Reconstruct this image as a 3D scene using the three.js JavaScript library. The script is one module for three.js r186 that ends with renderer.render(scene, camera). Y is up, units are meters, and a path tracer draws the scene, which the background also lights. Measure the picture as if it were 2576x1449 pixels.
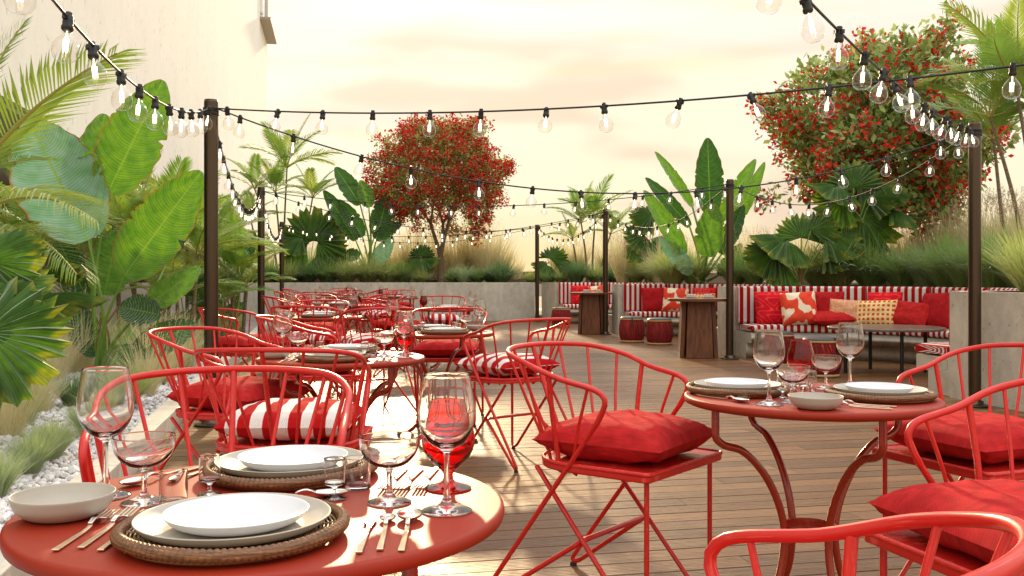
import * as THREE from 'three';
import { mergeGeometries } from 'three/addons/utils/BufferGeometryUtils.js';
import { ImprovedNoise } from 'three/addons/math/ImprovedNoise.js';

// ---------------------------------------------------------------- camera
const TH = Math.atan(0.2054), CT = Math.cos(TH), ST = Math.sin(TH), EYE = 1.13;
const scene = new THREE.Scene();
const camera = new THREE.PerspectiveCamera(33.6, 1024 / 576, 0.05, 400);
camera.position.set(0, EYE, 0);
camera.rotation.y = -TH;
camera.setViewOffset(1024, 576, 0, 10.5, 1024, 576);
camera.updateProjectionMatrix();

// ---------------------------------------------------------------- sky, sun, exposure
let seed = 7;
const rnd = () => { seed = (seed * 1664525 + 1013904223) >>> 0; return seed / 4294967296; };
const rr = (a, b) => a + (b - a) * rnd();
const nz = new ImprovedNoise();
const N = (x, y, z = 0) => nz.noise(x, y, z);
const fbm = (x, y, z = 0, o = 4) => { let s = 0, a = .5, f = 1; for (let i = 0; i < o; i++) { s += a * N(x * f, y * f, z + i * 7.3); a *= .5; f *= 2.03; } return s; };
const clamp = (x, a = 0, b = 1) => Math.min(b, Math.max(a, x));
const smooth = (a, b, x) => { const t = clamp((x - a) / (b - a)); return t * t * (3 - 2 * t); };
const mix = (a, b, t) => a + (b - a) * t;

const SUN = new THREE.Vector3(0.08, 0.31, -1.0).normalize();
{
  const W = 1024, H = 512, d = new Float32Array(W * H * 4);
  for (let j = 0; j < H; j++) for (let i = 0; i < W; i++) {
    const lon = (i + .5) / W * 2 * Math.PI - Math.PI, lat = (j + .5) / H * Math.PI - Math.PI / 2;
    const x = Math.cos(lat) * Math.cos(lon), y = Math.sin(lat), z = Math.cos(lat) * Math.sin(lon);
    const up = Math.max(0, y);
    const cl = fbm(x * 2.2 + 3, up * 15, z * 2.2, 5), c2 = fbm(x * 5 + 9, up * 38 + 4, z * 5, 4);
    const c = smooth(0, .22, cl + .5 * c2), band = smooth(0, .3, up);
    // hazy cream sky: yellow low down, paler and brighter with height, pinkish cloud streaks
    const lo = smooth(0, .10, up), hi = smooth(.05, .34, up);
    let r = .93, g = mix(mix(.72, .845, lo), .89, hi), b = mix(mix(.38, .60, lo), .74, hi);
    const k = c * mix(.9, .62, hi);
    r = mix(r, .80, k); g = mix(g, .62, k); b = mix(b, .46, k);
    const w = smooth(.02, .34, fbm(x * 1.7 - 5, up * 9 + 2, z * 1.7 + 4, 4)) * .8;
    r = mix(r, .97, w); g = mix(g, .90, w); b = mix(b, .79, w);
    const ye = smooth(.10, .32, fbm(x * 2.6 + 8, up * 22, z * 2.6 - 3, 4)) * .6 * (1 - hi * .5);
    r = mix(r, .95, ye); g = mix(g, .78, ye); b = mix(b, .44, ye);
    const zn = smooth(.26, .6, up); r = mix(r, .93, zn); g = mix(g, .95, zn); b = mix(b, .97, zn);
    const s = Math.max(0, x * SUN.x + y * SUN.y + z * SUN.z);
    const glow = 1.03 * (1 + .95 * smooth(.25, .95, up)) * (1 + .15 * Math.pow(s, 40));  // upper sky, out of view, raised in brightness to light the shaded faces
    const gl = y < 0 ? smooth(-.12, 0, y) : 1;
    d.set([mix(.3, r * glow, gl), mix(.24, g * glow, gl), mix(.17, b * glow, gl), 1], (j * W + i) * 4);
  }
  const t = new THREE.DataTexture(d, W, H, THREE.RGBAFormat, THREE.FloatType);
  t.mapping = THREE.EquirectangularReflectionMapping; t.magFilter = THREE.LinearFilter; t.minFilter = THREE.LinearFilter; t.wrapS = THREE.RepeatWrapping; t.needsUpdate = true;
  scene.background = t; scene.environment = t;
}
const sun = new THREE.DirectionalLight(new THREE.Color().setRGB(1, .74, .42), 4.2);
sun.position.copy(SUN).multiplyScalar(60).add(new THREE.Vector3(3, 0, -10));
sun.target.position.set(3, 0, -10);
sun.castShadow = true; sun.shadow.radius = 4;
Object.assign(sun.shadow.camera, { left: -25, right: 25, top: 25, bottom: -25, near: 1, far: 140 });
sun.shadow.mapSize.set(4096, 4096);
scene.add(sun, sun.target);
const renderer = new THREE.WebGLRenderer({ antialias: true });
renderer.setSize(1024, 576);
renderer.toneMapping = THREE.LinearToneMapping;
renderer.toneMappingExposure = 1.12;
renderer.shadowMap.enabled = true;

// ---------------------------------------------------------------- helpers
const V = (x, y, z) => new THREE.Vector3(x, y, z);
const wx = (X, D) => X * CT + D * ST, wv = (X, D) => D * CT - X * ST;       // across and ahead of the eye -> terrace axes
const place = (px, D, y = 0) => { const X = (px - 1288) * D / 2400; return V(wx(X, D), y, -wv(X, D)); };
const hgt = (py, D) => EYE + (698 - py) * D / 2400;                            // height of a sighted point at a distance
const turnTo = (fx, fv) => Math.atan2(-fx, fv);
const seen = {};
const numbered = n => { const k = seen[n] = (seen[n] ?? -1) + 1; return k ? `${n}_${String(k).padStart(3, '0')}` : n; };
function tag(o, label, category, group, kind) {
  o.userData = {}; if (label) o.userData.label = label; if (category) o.userData.category = category;
  if (group) o.userData.group = group; if (kind) o.userData.kind = kind; return o;
}
function thing(name, label, category, pos, turn = 0, group) {
  const o = new THREE.Group(); o.name = numbered(name); scene.add(o);
  if (pos) o.position.copy(pos); o.rotation.y = turn; return tag(o, label, category, group);
}
function mesh(name, geo, mat, parent) {
  const m = new THREE.Mesh(Array.isArray(geo) ? merge(geo) : geo, mat); m.castShadow = m.receiveShadow = true;
  m.name = parent ? name : numbered(name); (parent ?? scene).add(m); return m;
}
function solo(name, geo, mat, label, category, pos, turn = 0, group) {
  const m = mesh(name, geo, mat); if (pos) m.position.copy(pos); m.rotation.y = turn; return tag(m, label, category, group);
}
function copyOf(o, pos, turn, label, group) {
  const c = o.clone(); c.name = numbered(o.name.replace(/_\d{3}$/, '')); scene.add(c); c.position.copy(pos); c.rotation.y = turn;
  c.userData = { ...o.userData }; if (label) c.userData.label = label; if (group) c.userData.group = group; return c;
}
function merge(list) {
  const keep = list.map(g => { const q = g.index ? g.toNonIndexed() : g; for (const k of Object.keys(q.attributes)) if (!['position', 'normal', 'uv'].includes(k)) q.deleteAttribute(k); if (!q.attributes.uv) q.setAttribute('uv', new THREE.Float32BufferAttribute(new Float32Array(q.attributes.position.count * 2), 2)); return q; });
  return mergeGeometries(keep);
}
function box(w, h, d, x = 0, y = 0, z = 0, ry = 0) { const g = new THREE.BoxGeometry(w, h, d); g.translate(0, h / 2, 0); if (ry) g.rotateY(ry); g.translate(x, y, z); return g; }
function bevelBox(w, h, d, b = .006) {                                          // stands on y = 0
  const s = new THREE.Shape(); s.moveTo(-w / 2 + b, -d / 2 + b); s.lineTo(w / 2 - b, -d / 2 + b); s.lineTo(w / 2 - b, d / 2 - b); s.lineTo(-w / 2 + b, d / 2 - b); s.closePath();
  const g = new THREE.ExtrudeGeometry(s, { depth: h - 2 * b, bevelThickness: b, bevelSize: b, bevelSegments: 2 }); g.rotateX(-Math.PI / 2); g.translate(0, b, 0); return g;
}
function tube(pts, r, seg = 24, rad = 8, smoothIt = true) {
  const p = pts.map(q => q.isVector3 ? q : V(...q));
  const c = smoothIt ? new THREE.CatmullRomCurve3(p, false, 'centripetal') : new THREE.CatmullRomCurve3(p, false, 'catmullrom', 0);
  return new THREE.TubeGeometry(c, seg, r, rad);
}
function bent(pts, r, bend = .05, rad = 8) {                                    // straight rods with rounded bends
  const p = pts.map(q => V(...q)), path = new THREE.CurvePath();
  let a = p[0];
  for (let i = 1; i < p.length - 1; i++) {
    const d0 = p[i].clone().sub(p[i - 1]), d1 = p[i + 1].clone().sub(p[i]);
    const b0 = Math.min(bend, d0.length() * .45), b1 = Math.min(bend, d1.length() * .45);
    const s = p[i].clone().addScaledVector(d0.normalize(), -b0), e = p[i].clone().addScaledVector(d1.normalize(), b1);
    path.add(new THREE.LineCurve3(a, s)); path.add(new THREE.QuadraticBezierCurve3(s, p[i], e)); a = e;
  }
  path.add(new THREE.LineCurve3(a, p[p.length - 1]));
  const q = []; for (const c of path.curves) { const n = c.isLineCurve3 ? 1 : 6; for (let i = 0; i < n; i++) q.push(c.getPoint(i / n)); } q.push(p[p.length - 1]);
  return polyTube(q, r, rad);
}
function polyTube(q, r, rad = 8) {                                             // tube through exact points, r number or function of 0..1
  const n = q.length, pos = [], uv = [], idx = []; let prev = null, len = 0;
  for (let i = 0; i < n; i++) {
    const t = q[Math.min(n - 1, i + 1)].clone().sub(q[Math.max(0, i - 1)]).normalize();
    let nrm = prev ? prev.clone().addScaledVector(t, -prev.dot(t)) : (Math.abs(t.y) < .9 ? V(0, 1, 0) : V(1, 0, 0)).addScaledVector(t, -(Math.abs(t.y) < .9 ? t.y : t.x));
    nrm.normalize(); prev = nrm; const bi = t.clone().cross(nrm), R = typeof r === 'function' ? r(i / (n - 1)) : r;
    if (i) len += q[i].distanceTo(q[i - 1]);
    for (let k = 0; k <= rad; k++) { const a = k / rad * 2 * Math.PI, c = Math.cos(a) * R, s = Math.sin(a) * R; pos.push(q[i].x + nrm.x * c + bi.x * s, q[i].y + nrm.y * c + bi.y * s, q[i].z + nrm.z * c + bi.z * s); uv.push(k / rad, len * 4); }
  }
  for (let i = 0; i < n - 1; i++) for (let k = 0; k < rad; k++) { const a = i * (rad + 1) + k, b = a + rad + 1; idx.push(a, a + 1, b, b, a + 1, b + 1); }
  const g = new THREE.BufferGeometry(); g.setAttribute('position', new THREE.Float32BufferAttribute(pos, 3)); g.setAttribute('uv', new THREE.Float32BufferAttribute(uv, 2)); g.setIndex(idx); g.computeVertexNormals(); return g;
}
const lathe = (pts, seg = 32) => new THREE.LatheGeometry(pts.map(p => new THREE.Vector2(p[0], p[1])), seg);
function smoothPts(pts, n = 40) { const c = new THREE.SplineCurve(pts.map(p => new THREE.Vector2(p[0], p[1]))); return c.getPoints(n).map(p => [Math.max(0, p.x), p.y]); }
function grid(nu, nv, f) {                                                    // f(u, v) -> [x, y, z], u and v in 0..1
  const pos = [], uv = [], idx = [];
  for (let j = 0; j <= nv; j++) for (let i = 0; i <= nu; i++) { pos.push(...f(i / nu, j / nv)); uv.push(i / nu, j / nv); }
  for (let j = 0; j < nv; j++) for (let i = 0; i < nu; i++) { const a = j * (nu + 1) + i, b = a + nu + 1; idx.push(a, a + 1, b, b, a + 1, b + 1); }
  const g = new THREE.BufferGeometry(); g.setAttribute('position', new THREE.Float32BufferAttribute(pos, 3)); g.setAttribute('uv', new THREE.Float32BufferAttribute(uv, 2)); g.setIndex(idx); g.computeVertexNormals(); return g;
}
function uvScale(g, a, b) { const u = g.attributes.uv; for (let i = 0; i < u.count; i++) u.setXY(i, u.getX(i) * a, u.getY(i) * b); return g; }
function boxUV(g, s = 1, ox = 0, oy = 0) {                                     // uv in metres by the dominant direction of each face
  if (g.index) g = g.toNonIndexed(); const p = g.attributes.position, n = g.attributes.normal, uv = new Float32Array(p.count * 2);
  for (let i = 0; i < p.count; i++) { const ax = Math.abs(n.getX(i)), ay = Math.abs(n.getY(i)), az = Math.abs(n.getZ(i)); const x = p.getX(i), y = p.getY(i), z = p.getZ(i); const [a, b] = ay >= ax && ay >= az ? [x, z] : ax > az ? [z, y] : [x, y]; uv[2 * i] = a * s + ox; uv[2 * i + 1] = b * s + oy; }
  g.setAttribute('uv', new THREE.BufferAttribute(uv, 2)); return g;
}

// ---------------------------------------------------------------- textures and materials
function tex(w, h, fn, srgb = true) {
  const d = new Uint8Array(w * h * 4);
  for (let j = 0; j < h; j++) for (let i = 0; i < w; i++) { const c = fn(i / w, j / h, i, j), q = Array.isArray(c) ? c : [c, c, c]; const k = (j * w + i) * 4; for (let n = 0; n < 3; n++) d[k + n] = clamp(q[n]) * 255; d[k + 3] = 255; }
  const t = new THREE.DataTexture(d, w, h); t.wrapS = t.wrapT = THREE.RepeatWrapping; t.magFilter = t.minFilter = THREE.LinearFilter; if (srgb) t.colorSpace = THREE.SRGBColorSpace; t.needsUpdate = true; return t;
}
const rep = (t, a, b) => { const c = t.clone(); c.repeat.set(a, b); c.needsUpdate = true; return c; };
const S = (r, g, b) => new THREE.Color().setRGB(r, g, b);
const mat = (o) => new THREE.MeshPhysicalMaterial(o);
// periodic noise: fold a torus so that the tile has no seam
const tn = (u, v, f, s = 0) => N(Math.cos(u * 6.2832) * f / 6.28 + s, Math.sin(u * 6.2832) * f / 6.28 + 3.1 * s, Math.cos(v * 6.2832) * f / 6.28 + s) * .5 + N(Math.cos(u * 6.2832) * f / 6.28 + 11 + s, Math.sin(u * 6.2832) * f / 6.28, Math.sin(v * 6.2832) * f / 6.28 + 5) * .5;

const tWear = tex(256, 256, (u, v) => { const a = tn(u, v, 22, 1) + .6 * tn(u, v, 60, 2); const s = smooth(.20, .42, a), k = 1 + .10 * tn(u, v, 9, 4); return [mix(.93 * k, 1, s), mix(.56 * k, 1, s), mix(.54 * k, 1, s)]; });
const tRough = tex(256, 256, (u, v) => { const a = .62 + .35 * tn(u, v, 14, 3) + .25 * tn(u, v, 55, 5); return [a, a, a]; }, false);
const RED = mat({ color: S(.68, .068, .052), roughness: .55, roughnessMap: tRough, map: tWear, specularIntensity: .8 });
const TABLERED = mat({ color: S(.31, .022, .006), roughness: .52, specularIntensity: .6 });
const LEGRED = mat({ color: S(.31, .022, .006), roughness: .40, roughnessMap: tRough, clearcoat: .4, clearcoatRoughness: .2 });
const BLACK = mat({ color: S(.012, .011, .011), roughness: .5 });
const BRONZE = mat({ color: S(.095, .068, .048), roughness: .30, metalness: .9 });
const tWeaveB = tex(128, 128, (u, v) => { const a = Math.sin(u * 6.2832 * 16), b = Math.sin(v * 6.2832 * 16); return .5 + .28 * a * b + .1 * tn(u, v, 30, 2); }, false);
const tSlub = tex(256, 256, (u, v) => { const a = .9 + .16 * tn(u, v, 16, 6) + .14 * N(u * 90, v * 8) * .6; return [a, a, a]; });
const fab = (o) => mat({ roughness: .92, bumpMap: rep(tWeaveB, 5, 5), bumpScale: .0035, specularIntensity: .35, ...o });
const F_RED = fab({ color: S(.62, .022, .022), map: tSlub });
const F_DEEP = fab({ color: S(.52, .014, .018), map: tSlub });
const tStripe = tex(512, 32, (u, v) => { const s = (u * 6) % 1, e = smooth(.0, .012, s) * (1 - smooth(.5, .512, s)); return [mix(.93, .74, e), mix(.91, .07, e), mix(.88, .09, e)]; });
const F_STRIPE = fab({ color: S(.9, .9, .9), map: tStripe });
const tStripeB = tex(256, 16, (u) => { const s = (u * 2) % 1, e = smooth(.0, .02, s) * (1 - smooth(.5, .52, s)); return [mix(.94, .70, e), mix(.92, .06, e), mix(.89, .08, e)]; });
const F_BENCH = fab({ color: S(.88, .88, .88), map: tStripeB });
const tIkat = tex(256, 256, (u, v) => { const x = Math.abs(u - .5) * 2, y = v * 2 % 1; const d = Math.abs(Math.sin(6 * x + 2.4 * Math.sin(y * 6.28 + x * 3)) + .35 * N(u * 14, v * 9)); const e = smooth(.25, .42, d); return [mix(.93, .82, e), mix(.27, .09, e), mix(.16, .18, e)]; });
const tAbs = tex(256, 256, (u, v) => { const a = N(u * 3.1 + 2, v * 2.6 + 7) + .5 * N(u * 6 + v * 3, v * 2 - u * 4, 3) + .06 * N(u * 60, v * 8); const e = smooth(-.03, .02, a + .1); return [mix(.94, .90, e), mix(.87, .29, e), mix(.75, .20, e)]; });
const tDia = tex(256, 256, (u, v) => { const x = (u * 4) % 1 - .5, y = (v * 4) % 1 - .5; const d = (Math.abs(x) + Math.abs(y)) * 5 + .35 * N(u * 50, v * 50); const e = smooth(.35, .6, Math.abs(d % 1 - .5) * 2) * smooth(-.4, .1, N(u * 40, v * 40) + .15); return [mix(.92, .80, e), mix(.80, .36, e), mix(.62, .25, e)]; });
const tSqr = tex(256, 256, (u, v) => { const x = (u * 9) % 1, y = (v * 6) % 1; const j = .07 * N(u * 30, v * 30); const e = smooth(.22, .3, x + j) * (1 - smooth(.74, .82, x + j)) * smooth(.2, .28, y - j) * (1 - smooth(.72, .8, y - j)); return [mix(.95, .80, e), mix(.82, .27, e), mix(.58, .12, e)]; });
const pil = t => fab({ color: S(.95, .95, .95), map: t, bumpScale: .002 });
const F_IKAT = pil(tIkat), F_ABS = pil(tAbs), F_DIA = pil(tDia), F_SQR = pil(tSqr);
// deck boards: ribbed, weathered brown wood, uv in metres (u along the board)
const tDeck = tex(1024, 128, (u, v) => { const g = .5 + .5 * N(u * 5, v * 46, 2), h = .5 + .5 * N(u * 14, v * 90, 8), k = .5 + .5 * N(u * 60, v * 30, 5); const a = .62 + .34 * g + .22 * (h - .5) + .12 * (k - .5) - .35 * smooth(.72, .8, h * g + .2 * k); return [a * .68, a * .485, a * .325]; });
const tDeckB = tex(512, 128, (u, v) => { const rib = .5 + .5 * Math.sin(v * 6.2832 * 8); return clamp(.55 * Math.pow(rib, .6) + .3 * (.5 + .5 * N(u * 9, v * 60, 3)) + .16 * N(u * 90, v * 40)); }, false);
const tDeckR = tex(512, 128, (u, v) => { const a = .62 + .5 * N(u * 7, v * 30, 9) + .3 * N(u * 40, v * 60, 1); return clamp(a, .25, 1); }, false);
const DECKS = [.86, 1, 1.16, .72, 1.06].map((k, i) => mat({ color: S(.66 * k, .64 * k, .585 * k * (i % 2 ? 1 : .95)), map: tDeck, roughness: .66, roughnessMap: tDeckR, bumpMap: tDeckB, bumpScale: .003, specularIntensity: .6 }));
const tConc = tex(512, 512, (u, v) => { let a = .80 + .09 * tn(u, v, 7, 1) + .09 * tn(u, v, 24, 2) + .05 * tn(u, v, 90, 3); const p = tn(u, v, 70, 9) + .3 * tn(u, v, 20, 4); a -= .16 * smooth(.42, .5, p); return [a * 1.0, a * .965, a * .90]; });
const tConcB = tex(512, 512, (u, v) => { const p = tn(u, v, 70, 9) + .3 * tn(u, v, 20, 4); return .7 + .12 * tn(u, v, 50, 6) - .5 * smooth(.42, .5, p); }, false);
const CONC = mat({ color: S(.92, .92, .91), map: tConc, roughness: .85, bumpMap: tConcB, bumpScale: .003 });
const tPlas = tex(512, 512, (u, v) => { const a = .95 + .025 * tn(u, v, 5, 1) + .025 * tn(u, v, 18, 2) + .02 * tn(u, v, 90, 3) - .1 * smooth(.3, .5, tn(u, v, 40, 7)); return [a, a * .985, a * .96]; });
const PLASTER = mat({ color: S(.95, .95, .95), map: tPlas, roughness: .9, bumpMap: tPlas, bumpScale: .01 });
const tWood = tex(512, 256, (u, v) => { const g = .5 + .5 * N(u * 3, v * 26 + 2 * N(u * 2, v * 3), 2), h = .5 + .5 * N(u * 9, v * 70, 7); let a = .5 + .42 * g + .2 * (h - .5); const kx = u - .62, ky = (v - .4) * 1.3, kn = Math.exp(-(kx * kx + ky * ky) * 900); a *= 1 - .6 * kn; return [a * .76, a * .47, a * .27]; });
const WOOD = mat({ color: S(.52, .43, .34), map: tWood, roughness: .55, bumpMap: tWood, bumpScale: .004 });
const PORC = mat({ color: S(.68, .675, .69), roughness: .32, specularIntensity: .8 });
const STONEW = mat({ color: S(.47, .42, .35), roughness: .5 });
const STEEL = mat({ color: S(.82, .78, .72), roughness: .14, metalness: 1 });
const CHAMP = mat({ color: S(.80, .66, .48), roughness: .28, metalness: 1 });
const GLASS = mat({ color: S(.97, .96, .95), roughness: 0, transmission: 1, thickness: .01, ior: 1.48 });
const THIN = mat({ color: S(.97, .95, .93), roughness: 0, transmission: 1, thickness: 0, ior: 1.5 });
const REDGLASS = mat({ color: S(.84, .05, .04), roughness: 0, transmission: 1, thickness: .01, ior: 1.48 });
const REDTHIN = mat({ color: S(.62, .03, .025), roughness: .02, transmission: .92, thickness: 0, ior: 1.5 });
const GLOW = mat({ color: S(1, .9, .7), emissive: S(1, .82, .5), emissiveIntensity: 4, roughness: .5 });
const tCane = tex(128, 64, (u, v) => { const a = .62 + .3 * N(u * 20, v * 6) + .25 * N(u * 60, v * 30); return [a * .80, a * .60, a * .42]; });
const CANE = mat({ color: S(.84, .66, .50), map: tCane, roughness: .5 });
const CANEPALE = mat({ color: S(.34, .21, .10), roughness: .5 });

// ================================================================ the setting
const structure = (m, label) => { m.userData = { kind: 'structure' }; if (label) m.userData.label = label; return m; };
const GROUNDM = mat({ color: S(.34, .27, .16), roughness: 1 });
{ const g = new THREE.PlaneGeometry(700, 700); g.rotateX(-Math.PI / 2); const m = mesh('ground', g, GROUNDM); m.position.y = -6; structure(m, 'dry open ground far below the roof terrace'); }
structure(mesh('terrace_slab', box(20, 5.9, 44, 3, -5.99, -15), CONC), 'concrete slab under the timber deck');

// ---- timber deck: boards run along x, joints staggered
{
  const deck = new THREE.Group(); deck.name = 'deck'; scene.add(deck); structure(deck, 'brown ribbed timber deck of narrow boards');
  const pitch = .143, width = .1352, x0 = -1.02, rest = [];
  let made = 0;
  for (let r = -14; r < 156; r++) {
    const v = 2.25 + r * pitch, x1 = v > 7.6 && v < 23.2 ? 8.4 : 5.95;
    let x = x0 - rr(0, 2.2);
    while (x < x1) {
      const L = [2.2, 2.8, 3.4, 3.9][Math.floor(rnd() * 4)], a = Math.max(x0, x), b = Math.min(x1, x + L);
      x += L; if (b - a < .1) continue;
      const len = b - a - .003, ou = rnd() * 7, ov = Math.floor(rnd() * 9);
      const g = new THREE.BoxGeometry(len, .03, width); g.translate((a + b) / 2, -.015 - .0012 * rnd(), -v);
      const p = g.attributes.position, uv = g.attributes.uv; for (let i = 0; i < p.count; i++) uv.setXY(i, p.getX(i) * .42 + ou, (p.getZ(i) + v) / pitch + .5 + ov);
      if (r >= 0 && made < 300) { mesh('board', g, DECKS[Math.floor(rnd() * 5)], deck); made++; } else rest.push(g);
    }
  }
  const m = mesh('far_boards', rest, DECKS[1], deck); m.userData.kind = 'stuff';
}
// ---- concrete walls: back wall, kerb of the gravel bed
const WALLTOP = 1.0;
{
  const g = boxUV(bevelBox(14, 1.0 + .05, .22, .008), .35); g.translate(-1.35, -.05, -24.62);
  tag(mesh('back_wall', g, CONC), 'long low grey concrete planter wall closing the far end of the deck', 'wall');
  for (let k = 0; k < 9; k++) {
    const q = boxUV(bevelBox(.15, .17, 2.695, .006), .6, k * .37, k * .21);
    const m = solo('kerb_stone', q, CONC, 'pale concrete kerb stone edging the white gravel bed', 'kerb', V(-1.115, -.04, -(1.35 + k * 2.7)), 0, 'kerb stones along the gravel bed');
    m.receiveShadow = true;
  }
}
// ---- right planter with three round bays for the benches
const BAYS = [[10.4, 2.45], [15.62, 2.38], [20.75, 2.36]], FX = 5.83;
const SOIL = mat({ color: S(.075, .052, .035), roughness: 1, specularIntensity: 0 });
{
  const outline = (grow) => {
    const s = new THREE.Shape(); s.moveTo(FX + grow, 1.2); s.lineTo(12.5, 1.2); s.lineTo(12.5, 24.5); s.lineTo(FX + grow, 24.5);
    for (const [vc, R] of [...BAYS].reverse()) { const r = R + grow; s.lineTo(FX + grow, vc + Math.sqrt(r * r - grow * grow)); const a = Math.acos(grow / r); s.absarc(FX, vc, r, a, -a, true); }
    s.closePath(); return s;
  };
  let g = new THREE.ExtrudeGeometry(outline(0), { depth: WALLTOP, bevelEnabled: false, curveSegments: 40 }); g.rotateX(-Math.PI / 2);
  tag(mesh('planter_wall', boxUV(g, .5), CONC), 'board smooth grey concrete planter with three round seating bays', 'planter');
  g = new THREE.ShapeGeometry(outline(.14), 30); g.rotateX(-Math.PI / 2); g.translate(0, WALLTOP + .006, 0);
  structure(mesh('planter_soil', g, SOIL), 'dark planting soil behind the benches');
  g = grid(30, 30, (u, v) => [-8 + 21 * u, .96 + .36 * smooth(.12, .6, v) + .05 * N(u * 9, v * 6), -(24.74 + 10 * v)]); structure(mesh('planting_bed', g, SOIL), 'dark planting soil behind the back wall');
}
// ---- gravel bed on the left
const tGrav = tex(256, 256, (u, v) => { const a = .70 + .25 * tn(u, v, 60, 3) + .18 * tn(u, v, 120, 5); return [a, a * .96, a * .93]; });
{
  const g = grid(40, 90, (u, v) => { const x = -1.19 - u * 4.6, vv = v * 24.4; return [x, .055 + .05 * smooth(0, .3, u) * (1 + fbm(x * .9, vv * .9) * 1.6), -vv]; });
  const f = g.attributes.uv; for (let i = 0; i < f.count; i++) f.setXY(i, g.attributes.position.getX(i) * .9, g.attributes.position.getZ(i) * .9);
  structure(mesh('gravel_bed', g, mat({ color: S(.55, .53, .52), map: tGrav, roughness: 1, side: THREE.DoubleSide })), 'bed of crushed white gravel under the palms');
  const st = new THREE.IcosahedronGeometry(1, 0); const p = st.attributes.position;
  for (let i = 0; i < p.count; i++) { const q = V(p.getX(i), p.getY(i), p.getZ(i)), k = 1 + .28 * N(q.x * 3, q.y * 3, q.z * 3 + 4); p.setXYZ(i, q.x * k, q.y * .72 * k, q.z * k * .85); } st.computeVertexNormals();
  const n = 26000, im = new THREE.InstancedMesh(st, mat({ color: S(.88, .86, .86), roughness: .9 }), n), M = new THREE.Matrix4(), Q = new THREE.Quaternion(), c = new THREE.Color();
  for (let i = 0; i < n; i++) {
    const vv = 2.5 + 12 * Math.pow(rnd(), 1.35), x = -1.21 - rnd() * (1.3 + vv * .22), u = (-1.19 - x) / 4.6;
    const y = .055 + .05 * smooth(0, .3, u) * (1 + fbm(x * .9, vv * .9) * 1.6), s = rr(.012, .026) * (rnd() < .12 ? 1.45 : 1);
    Q.setFromEuler(new THREE.Euler(rr(-.6, .6), rr(0, 6.3), rr(-.6, .6))); M.compose(V(x, y + s * .35, -vv), Q, V(s * rr(.8, 1.35), s, s)); im.setMatrixAt(i, M);
    const t = rr(.72, 1.08); c.setRGB(t, t * rr(.96, 1), t * rr(.94, 1)); im.setColorAt(i, c);
  }
  im.name = 'white_gravel'; im.castShadow = im.receiveShadow = true; scene.add(im); tag(im, 'crushed white gravel scattered over the planting bed', 'gravel', null, 'stuff');
}
// ---- white building on the left
{
  const b = thing('white_building', 'tall smooth white rendered building with overhanging upper storeys', 'building', place(1288 - 445 - 2400 * 4.05 / 14.8, 14.8), 0);
  const dir = Math.atan2(-.1854 * CT + ST, CT + .1854 * ST);                    // heading of the long face
  b.rotation.y = -dir;
  // local: face on the plane x = 0, -z runs ahead
  mesh('wall', boxUV(box(9, 19, 56, -4.5, 3.34, -14.6), .25), PLASTER, b);
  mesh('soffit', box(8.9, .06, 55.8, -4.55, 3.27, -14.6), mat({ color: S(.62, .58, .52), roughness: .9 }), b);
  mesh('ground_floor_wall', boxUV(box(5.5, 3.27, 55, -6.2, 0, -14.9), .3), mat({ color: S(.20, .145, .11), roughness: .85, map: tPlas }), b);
  const zE = -42.6, w = mesh('window', box(.05, 6, 3.9, .012, 15.45, zE + 3.0), mat({ color: S(.16, .24, .23), roughness: .08 }), b);
  mesh('window_frame', [box(.16, 6.2, .3, .05, 15.3, zE + 5.1), box(.16, 6.2, .8, .05, 15.3, zE + .65), box(.16, .24, 4.9, .05, 15.22, zE + 2.8)], PLASTER, w);
  mesh('window_sill', box(.62, .13, 5.6, .26, 15.02, zE + 2.75), mat({ color: S(.34, .29, .25), roughness: .6 }), w);
}

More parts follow.
